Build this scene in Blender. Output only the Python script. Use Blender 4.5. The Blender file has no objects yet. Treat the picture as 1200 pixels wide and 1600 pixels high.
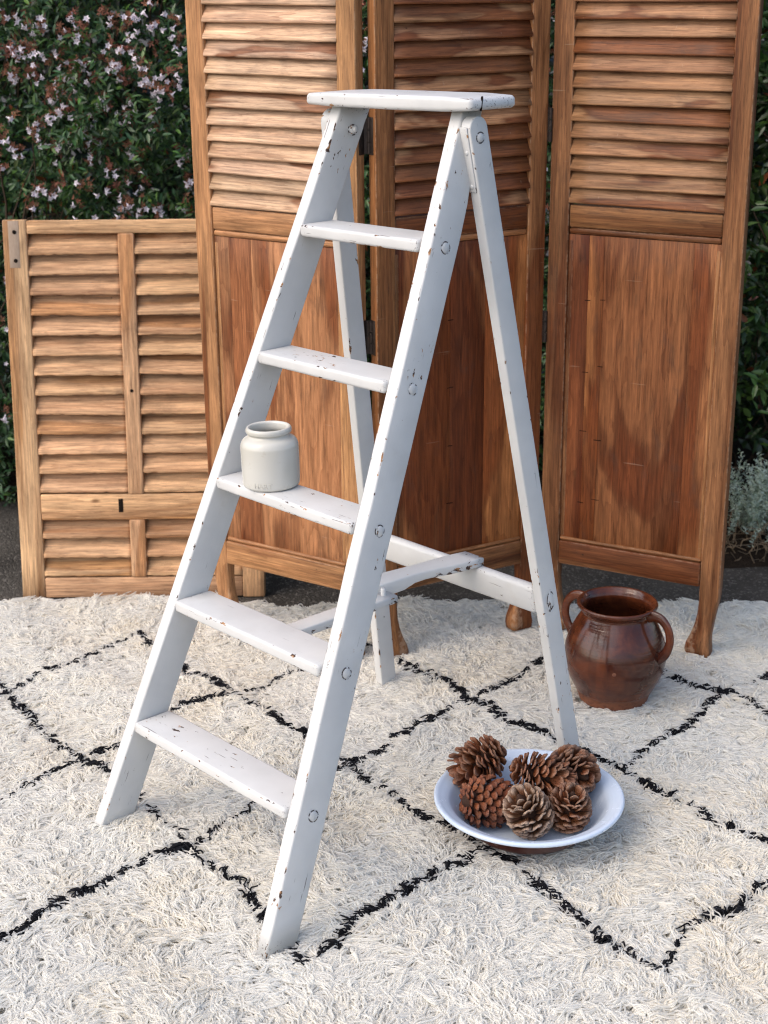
import bpy, bmesh, math, random
import numpy as np
from mathutils import Vector, Matrix, noise as mnoise

random.seed(7)
rng = np.random.default_rng(11)
S = bpy.context.scene
COL = S.collection
R = math.radians

# ------------------------------------------------------------------ camera
F_PX, PITCH, ROLL, CAM_H = 2413.43, 0.3428, 0.00919, 1.5753
cam_d = bpy.data.cameras.new('camera')
cam = bpy.data.objects.new('camera', cam_d)
COL.objects.link(cam)
cam_d.sensor_fit = 'VERTICAL'
cam_d.sensor_height = 36.0
cam_d.sensor_width = 27.0
cam_d.lens = F_PX / 1600 * 36.0
cam_d.clip_start = 0.05
cam_d.clip_end = 400
_c, _s = math.cos(PITCH), math.sin(PITCH)
_fw = Vector((0, _c, -_s)); _rt = Vector((1, 0, 0)); _up = Vector((0, _s, _c))
_cr, _sr = math.cos(ROLL), math.sin(ROLL)
_r2 = _cr * _rt - _sr * _up; _u2 = _sr * _rt + _cr * _up
cam.matrix_world = Matrix(((_r2.x, _u2.x, -_fw.x, 0), (_r2.y, _u2.y, -_fw.y, 0), (_r2.z, _u2.z, -_fw.z, CAM_H), (0, 0, 0, 1)))
cam_d.dof.use_dof = True
cam_d.dof.focus_distance = 2.85
cam_d.dof.aperture_fstop = 6.3
S.camera = cam

# ------------------------------------------------------------------ light
SUN_EL, SUN_DIR = R(46), Vector((-0.80, -0.42, 0))       # direction towards the sun in plan
W = bpy.data.worlds.new('World'); S.world = W; W.use_nodes = True
wt = W.node_tree; wt.nodes.clear()
sky = wt.nodes.new('ShaderNodeTexSky'); sky.sky_type = 'NISHITA'; sky.sun_disc = False
sky.sun_elevation = SUN_EL
sky.sun_rotation = math.atan2(SUN_DIR.x, SUN_DIR.y)
sky.air_density = 1.0; sky.dust_density = 3.5; sky.ozone_density = 1.0
bg = wt.nodes.new('ShaderNodeBackground'); bg.inputs['Strength'].default_value = 0.15
wo = wt.nodes.new('ShaderNodeOutputWorld')
wt.links.new(sky.outputs[0], bg.inputs[0]); wt.links.new(bg.outputs[0], wo.inputs[0])
sd = bpy.data.lights.new('sun', 'SUN'); so = bpy.data.objects.new('sun', sd); COL.objects.link(so)
sd.energy = 0.52; sd.angle = R(95); sd.color = (1.0, 0.98, 0.95)
_sv = Vector((SUN_DIR.normalized().x * math.cos(SUN_EL), SUN_DIR.normalized().y * math.cos(SUN_EL), math.sin(SUN_EL)))
so.rotation_euler = _sv.to_track_quat('Z', 'Y').to_euler()
so.location = _sv * 8
S.view_settings.view_transform = 'Standard'; S.view_settings.look = 'None'
S.view_settings.gamma = 1.0; S.view_settings.use_curve_mapping = False
S.view_settings.exposure = 0.90
S.render.engine = 'CYCLES'
S.cycles_curves.shape = 'THICK'
S.cycles_curves.subdivisions = 2
S.cycles.max_bounces = 10
S.cycles.filter_width = 1.15
S.cycles.diffuse_bounces = 6

# ------------------------------------------------------------------ node helpers
class G:
    def __init__(s, name):
        s.m = bpy.data.materials.new(name); s.m.use_nodes = True
        s.t = s.m.node_tree; s.t.nodes.clear()
        s.o = s.t.nodes.new('ShaderNodeOutputMaterial')
        s.b = s.new('ShaderNodeBsdfPrincipled'); s.t.links.new(s.b.outputs[0], s.o.inputs[0])
    def put(s, n, k, v):
        i = n.inputs[k]
        if isinstance(v, bpy.types.NodeSocket): s.t.links.new(v, i)
        elif hasattr(i.default_value, '__len__') and not hasattr(v, '__len__'): i.default_value = (v, v, v, 1)[:len(i.default_value)]
        elif hasattr(v, '__len__') and len(v) == 3 and len(i.default_value) == 4: i.default_value = (*v, 1)
        else: i.default_value = v
    def new(s, ty, ins=None, **pr):
        n = s.t.nodes.new(ty)
        for k, v in pr.items(): setattr(n, k, v)
        for k, v in (ins or {}).items(): s.put(n, k, v)
        return n
    def ma(s, op, a, b=0.0, c=0.0, clamp=False):
        n = s.new('ShaderNodeMath', {0: a, 1: b, 2: c}, operation=op); n.use_clamp = clamp
        return n.outputs[0]
    def vm(s, op, a, b=(0, 0, 0)):
        return s.new('ShaderNodeVectorMath', {0: a, 1: b}, operation=op).outputs[0]
    def mix(s, f, a, b, bl='MIX'):
        n = s.new('ShaderNodeMix', data_type='RGBA', blend_type=bl)
        s.put(n, 0, f); s.put(n, 6, a); s.put(n, 7, b)
        return n.outputs[2]
    def noi(s, v, sc=1.0, det=2.0, ro=0.5, di=0.0):
        return s.new('ShaderNodeTexNoise', {'Vector': v, 'Scale': sc, 'Detail': det, 'Roughness': ro, 'Distortion': di}).outputs[0]
    def ss(s, x, a, b):                                   # smoothstep a..b
        n = s.new('ShaderNodeMapRange', {0: x, 1: a, 2: b, 3: 0.0, 4: 1.0}, interpolation_type='SMOOTHSTEP')
        return n.outputs[0]
    def mr(s, x, a, b, c, d):
        return s.new('ShaderNodeMapRange', {0: x, 1: a, 2: b, 3: c, 4: d}).outputs[0]
    def attr(s, name, ty='GEOMETRY'):
        return s.new('ShaderNodeAttribute', attribute_name=name, attribute_type=ty)
    def bump(s, h, st=0.3, d=0.002):
        n = s.new('ShaderNodeBump', {'Height': h, 'Strength': st, 'Distance': d})
        s.t.links.new(n.outputs[0], s.b.inputs['Normal'])
    def base(s, col, rough=0.5, spec=0.5):
        s.put(s.b, 'Base Color', col); s.put(s.b, 'Roughness', rough); s.put(s.b, 'Specular IOR Level', spec)
    def obj(s):
        tc = s.new('ShaderNodeTexCoord').outputs['Object']
        oi = s.new('ShaderNodeObjectInfo')
        off = s.new('ShaderNodeCombineXYZ', {0: s.ma('MULTIPLY', oi.outputs['Random'], 37.0), 1: s.ma('MULTIPLY', oi.outputs['Random'], 91.0), 2: s.ma('MULTIPLY', oi.outputs['Random'], 53.0)}).outputs[0]
        return tc, s.vm('ADD', tc, off), oi
    def edge(s, tc):                                      # distance to the nearest long edge of a board
        sp = s.new('ShaderNodeSeparateXYZ', {0: tc}).outputs
        d = [s.ma('SUBTRACT', s.attr(k, 'OBJECT').outputs['Fac'], s.ma('ABSOLUTE', sp[i])) for i, k in enumerate(('hx', 'hy', 'hz'))]
        mn = s.ma('MINIMUM', d[0], d[1]); mx = s.ma('MAXIMUM', d[0], d[1])
        return s.ma('MAXIMUM', mn, s.ma('MINIMUM', mx, d[2]))

# ------------------------------------------------------------------ materials
def wood(name, ring=1.0, xf=1.0, wf=(0.45, 7.5, 0.75, 11.0, 0.45, 0.02), heart_col=(0.42, 0.27, 0.2), rough=0.5, dirt=0.25, knots=0.0, contrast=1.0):
    g = G(name); tc, p, oi = g.obj()
    tint = oi.outputs['Color']; hf = oi.outputs['Alpha']
    q1 = g.vm('MULTIPLY', p, (0.9, 17, 17))
    warp = g.noi(g.vm('MULTIPLY', p, (wf[0], wf[1], wf[1])), 1, 3, 0.5, 0.3)
    n1 = g.noi(q1, 1, 3, 0.5, 0.7)
    fine0 = g.noi(g.vm('MULTIPLY', p, (7, 90, 90)), 1, 4, 0.7)
    ringp = g.ma('ADD', g.ma('MULTIPLY', warp, 34.0 * ring), g.ma('MULTIPLY', n1, 9.0 * ring))
    rings = g.ma('POWER', g.ma('FRACT', g.ma('ADD', g.ma('MULTIPLY', ringp, 0.42), g.ma('MULTIPLY', fine0, 0.35))), 3.0)
    fine = g.noi(g.vm('MULTIPLY', p, (9, 330, 330)), 1, 3, 0.6)
    fine2 = g.noi(g.vm('MULTIPLY', p, (8, 110, 110)), 1, 6, 0.74, 0.3)
    pores = g.ss(g.noi(g.vm('MULTIPLY', p, (28, 520, 520)), 1, 1, 0.5), 0.60, 0.70)
    # heartwood bands with a crisp wandering boundary
    hn = g.noi(g.vm('MULTIPLY', p, (wf[2] * xf, wf[3] * (1 if xf < 3 else 1.35), wf[3] * (1 if xf < 3 else 1.35))), 1, 3, 0.45, wf[4])
    hx = g.ma('ADD', hn, g.ma('SUBTRACT', hf, 0.5))
    heart = g.ss(hx, 0.512 - wf[5], 0.512 + wf[5])
    line = g.ma('MULTIPLY', g.ss(hx, 0.46, 0.51), g.ma('SUBTRACT', 1.0, g.ss(hx, 0.515, 0.57)))
    col = g.mix(heart, tint, g.mix(1.0, tint, heart_col, 'MULTIPLY'))
    col = g.mix(g.ma('MULTIPLY', line, 0.35 * contrast), col, g.mix(1.0, tint, (0.25, 0.16, 0.12), 'MULTIPLY'))
    b2 = g.ss(g.noi(g.vm('MULTIPLY', p, (0.55 * xf, 24, 24)), 1, 6, 0.62, 0.35), 0.50, 0.62)
    col = g.mix(g.ma('MULTIPLY', b2, 0.62 * contrast), col, g.mix(1.0, tint, (0.50, 0.41, 0.37), 'MULTIPLY'))
    col = g.mix(g.ma('MULTIPLY', rings, 0.50 * contrast), col, g.mix(1.0, col, (0.50, 0.40, 0.34), 'MULTIPLY'))
    lum = g.ma('MULTIPLY', g.mr(fine, 0.30, 0.70, 0.72, 1.28), g.mr(fine2, 0.34, 0.66, 0.66, 1.28))
    lum = g.ma('MULTIPLY', lum, g.mr(g.noi(p, 5.0, 2, 0.5), 0.3, 0.7, 0.88, 1.12))
    vmul = g.new('ShaderNodeCombineXYZ', {0: lum, 1: lum, 2: lum}).outputs[0]
    col = g.mix(1.0, col, vmul, 'MULTIPLY')
    col = g.mix(g.ma('MULTIPLY', pores, 0.45), col, g.mix(1.0, col, (0.35, 0.28, 0.25), 'MULTIPLY'))
    # grime patches
    dn = g.noi(g.vm('MULTIPLY', p, (9, 20, 20)), 1, 5, 0.65, 0.4)
    dm = g.ma('MULTIPLY', g.ss(dn, 0.54, 0.72), dirt)
    col = g.mix(dm, col, (0.055, 0.035, 0.026))
    # greyish worn arrises
    e = g.edge(tc)
    wn = g.noi(p, 60, 4, 0.7)
    em = g.ma('MULTIPLY', g.ma('SUBTRACT', 1.0, g.ss(e, 0.0, 0.0035)), g.ss(wn, 0.42, 0.6))
    col = g.mix(g.ma('MULTIPLY', em, 0.45), col, g.mix(0.5, tint, (0.62, 0.50, 0.36)))
    # small dents and nail marks
    vo = g.new('ShaderNodeTexVoronoi', {'Vector': g.vm('MULTIPLY', p, (1, 1.4, 1.4)), 'Scale': 14.0, 'Randomness': 1.0})
    spot = g.ma('MULTIPLY', g.ma('SUBTRACT', 1.0, g.ss(vo.outputs['Distance'], 0.02, 0.055)), g.ss(g.new('ShaderNodeSeparateColor', {0: vo.outputs['Color']}).outputs[0], 0.80, 0.82))
    col = g.mix(g.ma('MULTIPLY', spot, 0.8), col, (0.02, 0.012, 0.008))
    if knots:
        vk = g.new('ShaderNodeTexVoronoi', {'Vector': g.vm('MULTIPLY', p, (1, 2.4, 2.4)), 'Scale': 5.0})
        km = g.ma('MULTIPLY', g.ma('SUBTRACT', 1.0, g.ss(g.ma('ADD', vk.outputs['Distance'], g.ma('MULTIPLY', fine2, 0.06)), 0.06, 0.13)), g.ss(g.new('ShaderNodeSeparateColor', {0: vk.outputs['Color']}).outputs[0], 0.70, 0.74))
        col = g.mix(g.ma('MULTIPLY', km, knots), col, (0.11, 0.045, 0.016))
    # light scratches
    sc = g.ss(g.noi(g.vm('MULTIPLY', p, (160, 7, 60)), 1, 2, 0.5, 0.2), 0.735, 0.76)
    col = g.mix(g.ma('MULTIPLY', sc, 0.3), col, g.mix(0.5, col, (0.6, 0.5, 0.38)))
    g.base(col, g.mr(fine2, 0.3, 0.7, rough - 0.06, rough + 0.12), 0.22)
    h = g.ma('ADD', g.ma('MULTIPLY', fine, 0.5), g.ma('ADD', g.ma('MULTIPLY', pores, -0.6), g.ma('MULTIPLY', spot, -1.5)))
    g.bump(h, 0.35, 0.0008)
    return g.m

M_SCREEN = wood('screen_hardwood', 1.0, 1.0, heart_col=(0.54, 0.38, 0.30), rough=0.46, dirt=0.28)
M_BOARD = wood('screen_board', 0.8, 1.6, (1.3, 5.5, 1.1, 7.5, 0.75, 0.05), (0.56, 0.40, 0.31), 0.46, 0.34, 0.8)
M_SLAT = wood('louvre_hardwood', 1.0, 4.2, heart_col=(0.52, 0.36, 0.28), rough=0.46, dirt=0.34)
M_PINE = wood('stripped_pine', 1.5, 1.6, heart_col=(0.80, 0.68, 0.55), rough=0.66, dirt=0.34, knots=0.85, contrast=0.8)

def paint(name, amount=0.0):
    g = G(name); tc, p, oi = g.obj()
    e = g.edge(tc)
    em = g.ma('SUBTRACT', 1.0, g.ss(e, 0.0, 0.0065))
    q = g.vm('MULTIPLY', p, (48, 105, 105))
    n = g.noi(q, 1, 6, 0.62, 0.3)
    lo = g.noi(p, 7.0, 2, 0.5)
    thr = g.attr('wear', 'OBJECT').outputs['Fac']
    v = g.ma('ADD', g.ma('ADD', n, g.ma('MULTIPLY', em, 0.135)), g.ma('ADD', g.ma('MULTIPLY', lo, 0.44), thr))
    chip = g.ss(v, 0.922 - amount, 0.932 - amount)
    rim = g.ma('MULTIPLY', g.ss(v, 0.899 - amount, 0.925 - amount), g.ma('SUBTRACT', 1.0, chip))
    # hairline cracks along the grain and little nicks
    cr = g.noi(g.vm('MULTIPLY', p, (16, 240, 240)), 1, 2, 0.5, 0.15)
    crk = g.ma('MULTIPLY', g.ss(cr, 0.70, 0.725), g.ss(g.ma('ADD', lo, g.ma('MULTIPLY', em, 0.08)), 0.47, 0.54))
    vo = g.new('ShaderNodeTexVoronoi', {'Vector': g.vm('MULTIPLY', p, (0.6, 1.3, 1.3)), 'Scale': 34.0})
    nick = g.ma('MULTIPLY', g.ma('SUBTRACT', 1.0, g.ss(g.ma('ADD', vo.outputs['Distance'], g.ma('MULTIPLY', g.noi(p, 300, 2), 0.10)), 0.08, 0.115)), g.ss(g.new('ShaderNodeSeparateColor', {0: vo.outputs['Color']}).outputs[0], 0.845, 0.85))
    sp_ = g.new('ShaderNodeSeparateXYZ', {0: tc}).outputs
    endm = g.ma('SUBTRACT', 1.0, g.ss(g.ma('SUBTRACT', g.attr('hx', 'OBJECT').outputs['Fac'], g.ma('ABSOLUTE', sp_[0])), 0.004, 0.022))
    speck = g.ma('MULTIPLY', endm, g.ss(g.noi(p, 260, 4, 0.6), 0.60, 0.64))
    bare = g.mix(g.ss(g.noi(p, 45, 3, 0.6), 0.47, 0.56), (0.055, 0.030, 0.022), (0.36, 0.19, 0.085))
    br = g.noi(g.vm('MULTIPLY', p, (7, 260, 260)), 1, 3, 0.6)
    cl = g.noi(p, 9, 3, 0.6)
    wcol = g.mix(g.mr(cl, 0.35, 0.65, 0, 1), (0.54, 0.537, 0.523), (0.60, 0.596, 0.580))
    wcol = g.mix(g.ma('MULTIPLY', g.ss(g.noi(p, 16, 5, 0.7), 0.56, 0.75), 0.30), wcol, (0.49, 0.465, 0.42))
    wcol = g.mix(g.ma('MULTIPLY', rim, 0.30), wcol, (0.5, 0.47, 0.43))
    col = g.mix(chip, wcol, bare)
    col = g.mix(g.ma('MULTIPLY', crk, 0.75), col, (0.10, 0.08, 0.07))
    col = g.mix(g.ma('MULTIPLY', nick, 0.9), col, (0.06, 0.040, 0.034))
    col = g.mix(g.ma('MULTIPLY', speck, 0.75), col, (0.09, 0.065, 0.06))
    g.base(col, g.ma('ADD', 0.42, g.ma('MULTIPLY', chip, 0.4)), 0.4)
    lump = g.noi(p, 120, 3, 0.6)
    h = g.ma('ADD', g.ma('MULTIPLY', br, 0.30), g.ma('ADD', g.ma('MULTIPLY', lump, 0.25), g.ma('MULTIPLY', g.ma('ADD', chip, g.ma('ADD', crk, nick)), -1.0)))
    g.bump(h, 0.5, 0.0009)
    return g.m
M_PAINT = paint('chipped_white_paint')
M_PAINT_WORN = paint('worn_white_paint', 0.07)

def crackring():
    g = G('cracked_paint_ring'); tc, p, oi = g.obj()
    n = g.noi(p, 180, 4, 0.6)
    g.base(g.mix(g.ss(n, 0.44, 0.52), (0.60, 0.61, 0.61), (0.06, 0.045, 0.04)), 0.55, 0.3)
    return g.m
M_RING = crackring()

def ceramic(name, kind):
    g = G(name); tc, p, oi = g.obj()
    sp = g.new('ShaderNodeSeparateXYZ', {0: tc}).outputs
    if kind == 'jug':
        bands = g.noi(g.vm('MULTIPLY', tc, (5, 5, 95)), 1, 4, 0.6, 0.2)
        blot = g.noi(tc, 14, 4, 0.6, 0.6)
        col = g.mix(g.ss(blot, 0.35, 0.66), (0.042, 0.011, 0.006), (0.115, 0.030, 0.011))
        col = g.mix(g.ma('MULTIPLY', g.ss(bands, 0.50, 0.66), 0.38), col, (0.045, 0.012, 0.007))
        dr = g.noi(g.vm('MULTIPLY', tc, (34, 34, 3)), 1, 2, 0.5)
        col = g.mix(g.ma('MULTIPLY', g.ss(dr, 0.56, 0.68), 0.4), col, (0.05, 0.014, 0.008))
        ring = g.ma('MULTIPLY', g.ss(g.noi(g.vm('MULTIPLY', tc, (7, 7, 420)), 1, 2, 0.5), 0.66, 0.72), g.ss(blot, 0.45, 0.6))
        col = g.mix(g.ma('MULTIPLY', ring, 0.6), col, (0.02, 0.008, 0.006))
        edge = g.ma('ADD', sp[2], g.ma('MULTIPLY', g.noi(tc, 30, 3), 0.012))
        raw = g.ma('SUBTRACT', 1.0, g.ss(edge, 0.026, 0.040))
        rawc = g.mix(g.ss(g.noi(tc, 90, 4, 0.7), 0.45, 0.65), (0.19, 0.066, 0.030), (0.11, 0.036, 0.017))
        col = g.mix(raw, col, rawc)
        pit = g.new('ShaderNodeTexVoronoi', {'Vector': tc, 'Scale': 60.0})
        pm = g.ma('MULTIPLY', g.ma('SUBTRACT', 1.0, g.ss(pit.outputs['Distance'], 0.06, 0.14)), g.ss(g.new('ShaderNodeSeparateColor', {0: pit.outputs['Color']}).outputs[0], 0.86, 0.88))
        col = g.mix(g.ma('MULTIPLY', pm, 0.7), col, (0.02, 0.008, 0.006))
        rough = g.ma('ADD', g.ma('MULTIPLY', raw, 0.5), g.mr(blot, 0.3, 0.7, 0.10, 0.22))
        g.base(col, rough, 0.5)
        h = g.ma('ADD', g.noi(g.vm('MULTIPLY', tc, (4, 4, 160)), 1, 3, 0.6), g.ma('MULTIPLY', g.noi(tc, 55, 3, 0.6), 0.6))
        g.bump(h, 0.24, 0.0018)
    elif kind == 'jar':
        n = g.noi(tc, 60, 4, 0.6); n2 = g.noi(tc, 9, 2)
        col = g.mix(g.ss(n2, 0.35, 0.65), (0.52, 0.50, 0.44), (0.575, 0.56, 0.51))
        col = g.mix(g.ma('MULTIPLY', g.ss(n, 0.62, 0.70), 0.25), col, (0.42, 0.37, 0.29))
        g.base(col, 0.20, 0.5); g.bump(n2, 0.1, 0.003)
    elif kind == 'enamel':
        n = g.noi(tc, 26, 4, 0.6); n2 = g.noi(tc, 8, 2)
        col = g.mix(g.ss(n2, 0.35, 0.65), (0.54, 0.63, 0.75), (0.60, 0.68, 0.79))
        col = g.mix(g.ma('MULTIPLY', g.ss(n, 0.60, 0.75), 0.25), col, (0.50, 0.52, 0.58))
        ch = g.ss(g.noi(tc, 70, 5, 0.65), 0.715, 0.73)
        col = g.mix(ch, col, (0.06, 0.05, 0.05))
        g.base(col, g.mr(n, 0.3, 0.7, 0.18, 0.30), 0.5); g.bump(g.noi(tc, 40, 3), 0.08, 0.002)
    else:
        n = g.noi(tc, 30, 4, 0.6)
        g.base(g.mix(n, (0.055, 0.016, 0.012), (0.11, 0.032, 0.02)), 0.3, 0.5)
    return g.m
M_JUG = ceramic('brown_glaze', 'jug'); M_JAR = ceramic('ivory_stoneware', 'jar')
M_ENAMEL = ceramic('pale_enamel', 'enamel'); M_ENAMEL_OUT = ceramic('brown_enamel', 'out')

def cone_mat():
    g = G('pine_cone_scale'); tc, p, oi = g.obj()
    sp = g.new('ShaderNodeSeparateXYZ', {0: tc}).outputs
    n = g.noi(p, 3.2, 4, 0.6)
    tint = oi.outputs['Color']
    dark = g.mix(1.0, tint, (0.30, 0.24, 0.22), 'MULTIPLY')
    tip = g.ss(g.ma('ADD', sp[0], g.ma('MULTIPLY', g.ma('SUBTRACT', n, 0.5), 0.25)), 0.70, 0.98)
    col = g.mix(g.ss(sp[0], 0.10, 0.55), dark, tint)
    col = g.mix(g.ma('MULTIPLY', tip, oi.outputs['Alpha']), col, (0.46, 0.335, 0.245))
    lum = g.mr(n, 0.3, 0.7, 0.72, 1.28)
    col = g.mix(1.0, col, g.new('ShaderNodeCombineXYZ', {0: lum, 1: lum, 2: lum}).outputs[0], 'MULTIPLY')
    g.base(col, 0.48, 0.4); g.bump(g.noi(g.vm('MULTIPLY', p, (3, 14, 14)), 1, 3), 0.4, 0.06)
    return g.m
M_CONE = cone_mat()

def wool():
    g = G('wool_pile'); a = g.attr('tint').outputs['Color']
    g.base(a, 0.95, 0.12)
    tr = g.new('ShaderNodeBsdfTranslucent', {0: a}); mx = g.new('ShaderNodeMixShader', {0: 0.64})
    g.t.links.new(g.b.outputs[0], mx.inputs[1]); g.t.links.new(tr.outputs[0], mx.inputs[2]); g.t.links.new(mx.outputs[0], g.o.inputs[0])
    return g.m
M_WOOL = wool()
def simple(name, fn):
    g = G(name); tc, p, oi = g.obj(); fn(g, tc, p, oi); return g.m
def _back(g, tc, p, oi):
    n = g.noi(tc, 60, 4); g.base(g.mix(n, (0.66, 0.63, 0.56), (0.78, 0.75, 0.68)), 0.95, 0.1); g.bump(n, 0.6, 0.006)
M_BACK = simple('rug_backing', _back)
def _asph(g, tc, p, oi):
    n = g.noi(tc, 220, 3, 0.7); n2 = g.noi(tc, 3, 4, 0.6)
    vo = g.new('ShaderNodeTexVoronoi', {'Vector': tc, 'Scale': 170.0})
    st = g.new('ShaderNodeSeparateColor', {0: vo.outputs['Color']}).outputs[0]
    col = g.mix(g.ss(n2, 0.35, 0.65), (0.046, 0.040, 0.034), (0.088, 0.078, 0.066))
    col = g.mix(g.ma('MULTIPLY', g.ss(st, 0.80, 0.95), 0.6), col, (0.22, 0.20, 0.175))
    col = g.mix(g.ma('MULTIPLY', g.ss(n, 0.5, 0.7), 0.6), col, (0.022, 0.021, 0.020))
    g.base(col, 0.9, 0.25); g.bump(g.ma('ADD', g.ma('MULTIPLY', vo.outputs['Distance'], -1.0), n), 0.9, 0.006)
M_ASPH = simple('asphalt', _asph)
def _soil(g, tc, p, oi):
    n = g.noi(tc, 40, 6, 0.7); g.base(g.mix(n, (0.010, 0.007, 0.005), (0.055, 0.038, 0.026)), 0.95, 0.1); g.bump(n, 1.0, 0.03)
M_SOIL = simple('dark_soil', _soil)
def _iron(g, tc, p, oi):
    n = g.noi(tc, 120, 4); g.base(g.mix(n, (0.018, 0.014, 0.012), (0.07, 0.05, 0.04)), 0.55, 0.5); g.put(g.b, 'Metallic', 0.6); g.bump(n, 0.3, 0.001)
M_IRON = simple('aged_iron', _iron)
def _hole(g, tc, p, oi): g.base((0.012, 0.008, 0.006), 0.9, 0.1)
M_HOLE = simple('dark_recess', _hole)
def _scar(g, tc, p, oi):
    n = g.noi(g.vm('MULTIPLY', tc, (60, 200, 200)), 1, 4, 0.6); g.base(g.mix(n, (0.27, 0.19, 0.13), (0.44, 0.34, 0.26)), 0.8, 0.2)
M_SCAR = simple('weathered_patch', _scar)

def leafmat(name, spec, rough, use_obj=False, trans=0.25, tc_=(1.3, 1.6, 0.5)):
    g = G(name)
    if use_obj: c = g.new('ShaderNodeObjectInfo').outputs['Color']
    else: c = g.attr('tint').outputs['Color']
    g.base(c, rough, spec)
    tr = g.new('ShaderNodeBsdfTranslucent', {0: g.mix(1.0, c, tc_, 'MULTIPLY')})
    mx = g.new('ShaderNodeMixShader', {0: trans})
    g.t.links.new(g.b.outputs[0], mx.inputs[1]); g.t.links.new(tr.outputs[0], mx.inputs[2]); g.t.links.new(mx.outputs[0], g.o.inputs[0])
    return g.m
M_LEAF = leafmat('leaf_mass', 0.5, 0.38, False, 0.18)
M_LEAF_O = leafmat('leaf_single', 0.5, 0.34, True, 0.18)
M_PETAL = leafmat('petal', 0.3, 0.5, True, 0.3, (1, .97, 1))
M_CALYX = leafmat('calyx', 0.2, 0.6, True, 0.15, (1, 1, 1))
def _bark(g, tc, p, oi):
    n = g.noi(tc, 60, 4); g.base(g.mix(n, (0.03, 0.02, 0.014), (0.11, 0.075, 0.05)), 0.85, 0.2)
M_BARK = simple('twig_bark', _bark)
def _dry(g, tc, p, oi):
    n = g.noi(tc, 50, 4); g.base(g.mix(n, (0.10, 0.065, 0.04), (0.30, 0.22, 0.14)), 0.85, 0.2)
M_DRY = simple('dry_twig', _dry)

# ------------------------------------------------------------------ object helpers
def link(name, me, mat=None, parent=None, mw=None):
    o = bpy.data.objects.new(name, me); COL.objects.link(o)
    if mat is not None:
        for m in (mat if isinstance(mat, (list, tuple)) else [mat]): me.materials.append(m)
    if parent is not None: o.parent = parent
    if mw is not None: o.matrix_basis = mw
    return o
def thing(name, label, cat, loc=(0, 0, 0), rz=0.0, group=None, mw=None):
    o = bpy.data.objects.new(name, None); COL.objects.link(o)
    if mw is not None: o.matrix_basis = mw
    else: o.location = loc; o.rotation_euler = (0, 0, rz)
    o.empty_display_size = 0.1
    return tag(o, label, cat, group)
def tag(o, label, cat, group=None):
    o['label'] = label; o['category'] = cat
    if group: o['group'] = group
    return o
def arr_mesh(name, V, F, smooth=False):
    me = bpy.data.meshes.new(name); me.from_pydata([tuple(v) for v in V], [], F); me.update()
    if smooth: me.polygons.foreach_set('use_smooth', [True] * len(me.polygons))
    return me
def bm_mesh(name, bm, smooth=True):
    bmesh.ops.recalc_face_normals(bm, faces=bm.faces)
    me = bpy.data.meshes.new(name); bm.to_mesh(me); bm.free()
    if smooth: me.polygons.foreach_set('use_smooth', [True] * len(me.polygons))
    return me
def frame(o, x, y, z):
    x, y, z, o = Vector(x), Vector(y), Vector(z), Vector(o)
    return Matrix(((x.x, y.x, z.x, o.x), (x.y, y.y, z.y, o.y), (x.z, y.z, z.z, o.z), (0, 0, 0, 1)))
def loft(name, rings, closed=True, cap=True, smooth=True):
    n = len(rings[0]); V = [p for r in rings for p in r]; Fs = []
    for i in range(len(rings) - 1):
        for j in range(n if closed else n - 1):
            a, b = i * n + j, i * n + (j + 1) % n
            Fs.append((a, b, b + n, a + n))
    if cap:
        Fs.append(tuple(range(n))[::-1]); Fs.append(tuple(range((len(rings) - 1) * n, len(rings) * n)))
    bm = bmesh.new(); vs = [bm.verts.new(v) for v in V]
    for f in Fs:
        try: bm.faces.new([vs[i] for i in f])
        except ValueError: pass
    return bm_mesh(name, bm, smooth)
def rrect(hy, hz, r, seg=3):
    pts = []
    for cx, cz, a0 in ((hy - r, hz - r, 0), (-hy + r, hz - r, 90), (-hy + r, -hz + r, 180), (hy - r, -hz + r, 270)):
        for k in range(seg + 1):
            a = R(a0 + 90 * k / seg); pts.append((cx + r * math.cos(a), cz + r * math.sin(a)))
    return pts
def board_mesh(name, L, W_, T, r=0.002, wob=0.0, n=6, seed=0, seg=2):
    """box of length L (x), width W_ (y), thickness T (z), rounded arrises, slightly uneven"""
    hx, hy, hz = L / 2, W_ / 2, T / 2
    xs = [(-hx, r), (-hx + r * 0.35, r * 0.35), (-hx + r, 0)] + [(-hx + r + (L - 2 * r) * k / n, 0) for k in range(1, n)] + [(hx - r, 0), (hx - r * 0.35, r * 0.35), (hx, r)]
    rings = []
    for k, (x, ins) in enumerate(xs):
        ring = []
        for j, (y, z) in enumerate(rrect(hy - ins, hz - ins, max(r - ins * 0.6, 0.0004), seg)):
            if wob:
                q = Vector((x * 14 + seed * 3.7, (1 if y > 0 else -1) * 4.1 + seed, (1 if z > 0 else -1) * 5.3))
                y += wob * mnoise.noise(q); z += wob * 0.7 * mnoise.noise(q + Vector((9, 9, 9)))
            ring.append((x, y, z))
        rings.append(ring)
    return loft(name, rings)
def dims(o, L, W_, T, wear=0.0):
    o['hx'], o['hy'], o['hz'], o['wear'] = L / 2, W_ / 2, T / 2, wear
    return o
def board(name, L, W_, T, mw, mat, parent, r=0.002, wob=0.0, n=6, col=None, wear=0.0):
    me = board_mesh(name, L, W_, T, r, wob, n, random.random() * 50)
    o = link(name, me, mat, parent, mw); dims(o, L, W_, T, wear)
    if col: o.color = col
    return o
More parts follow.
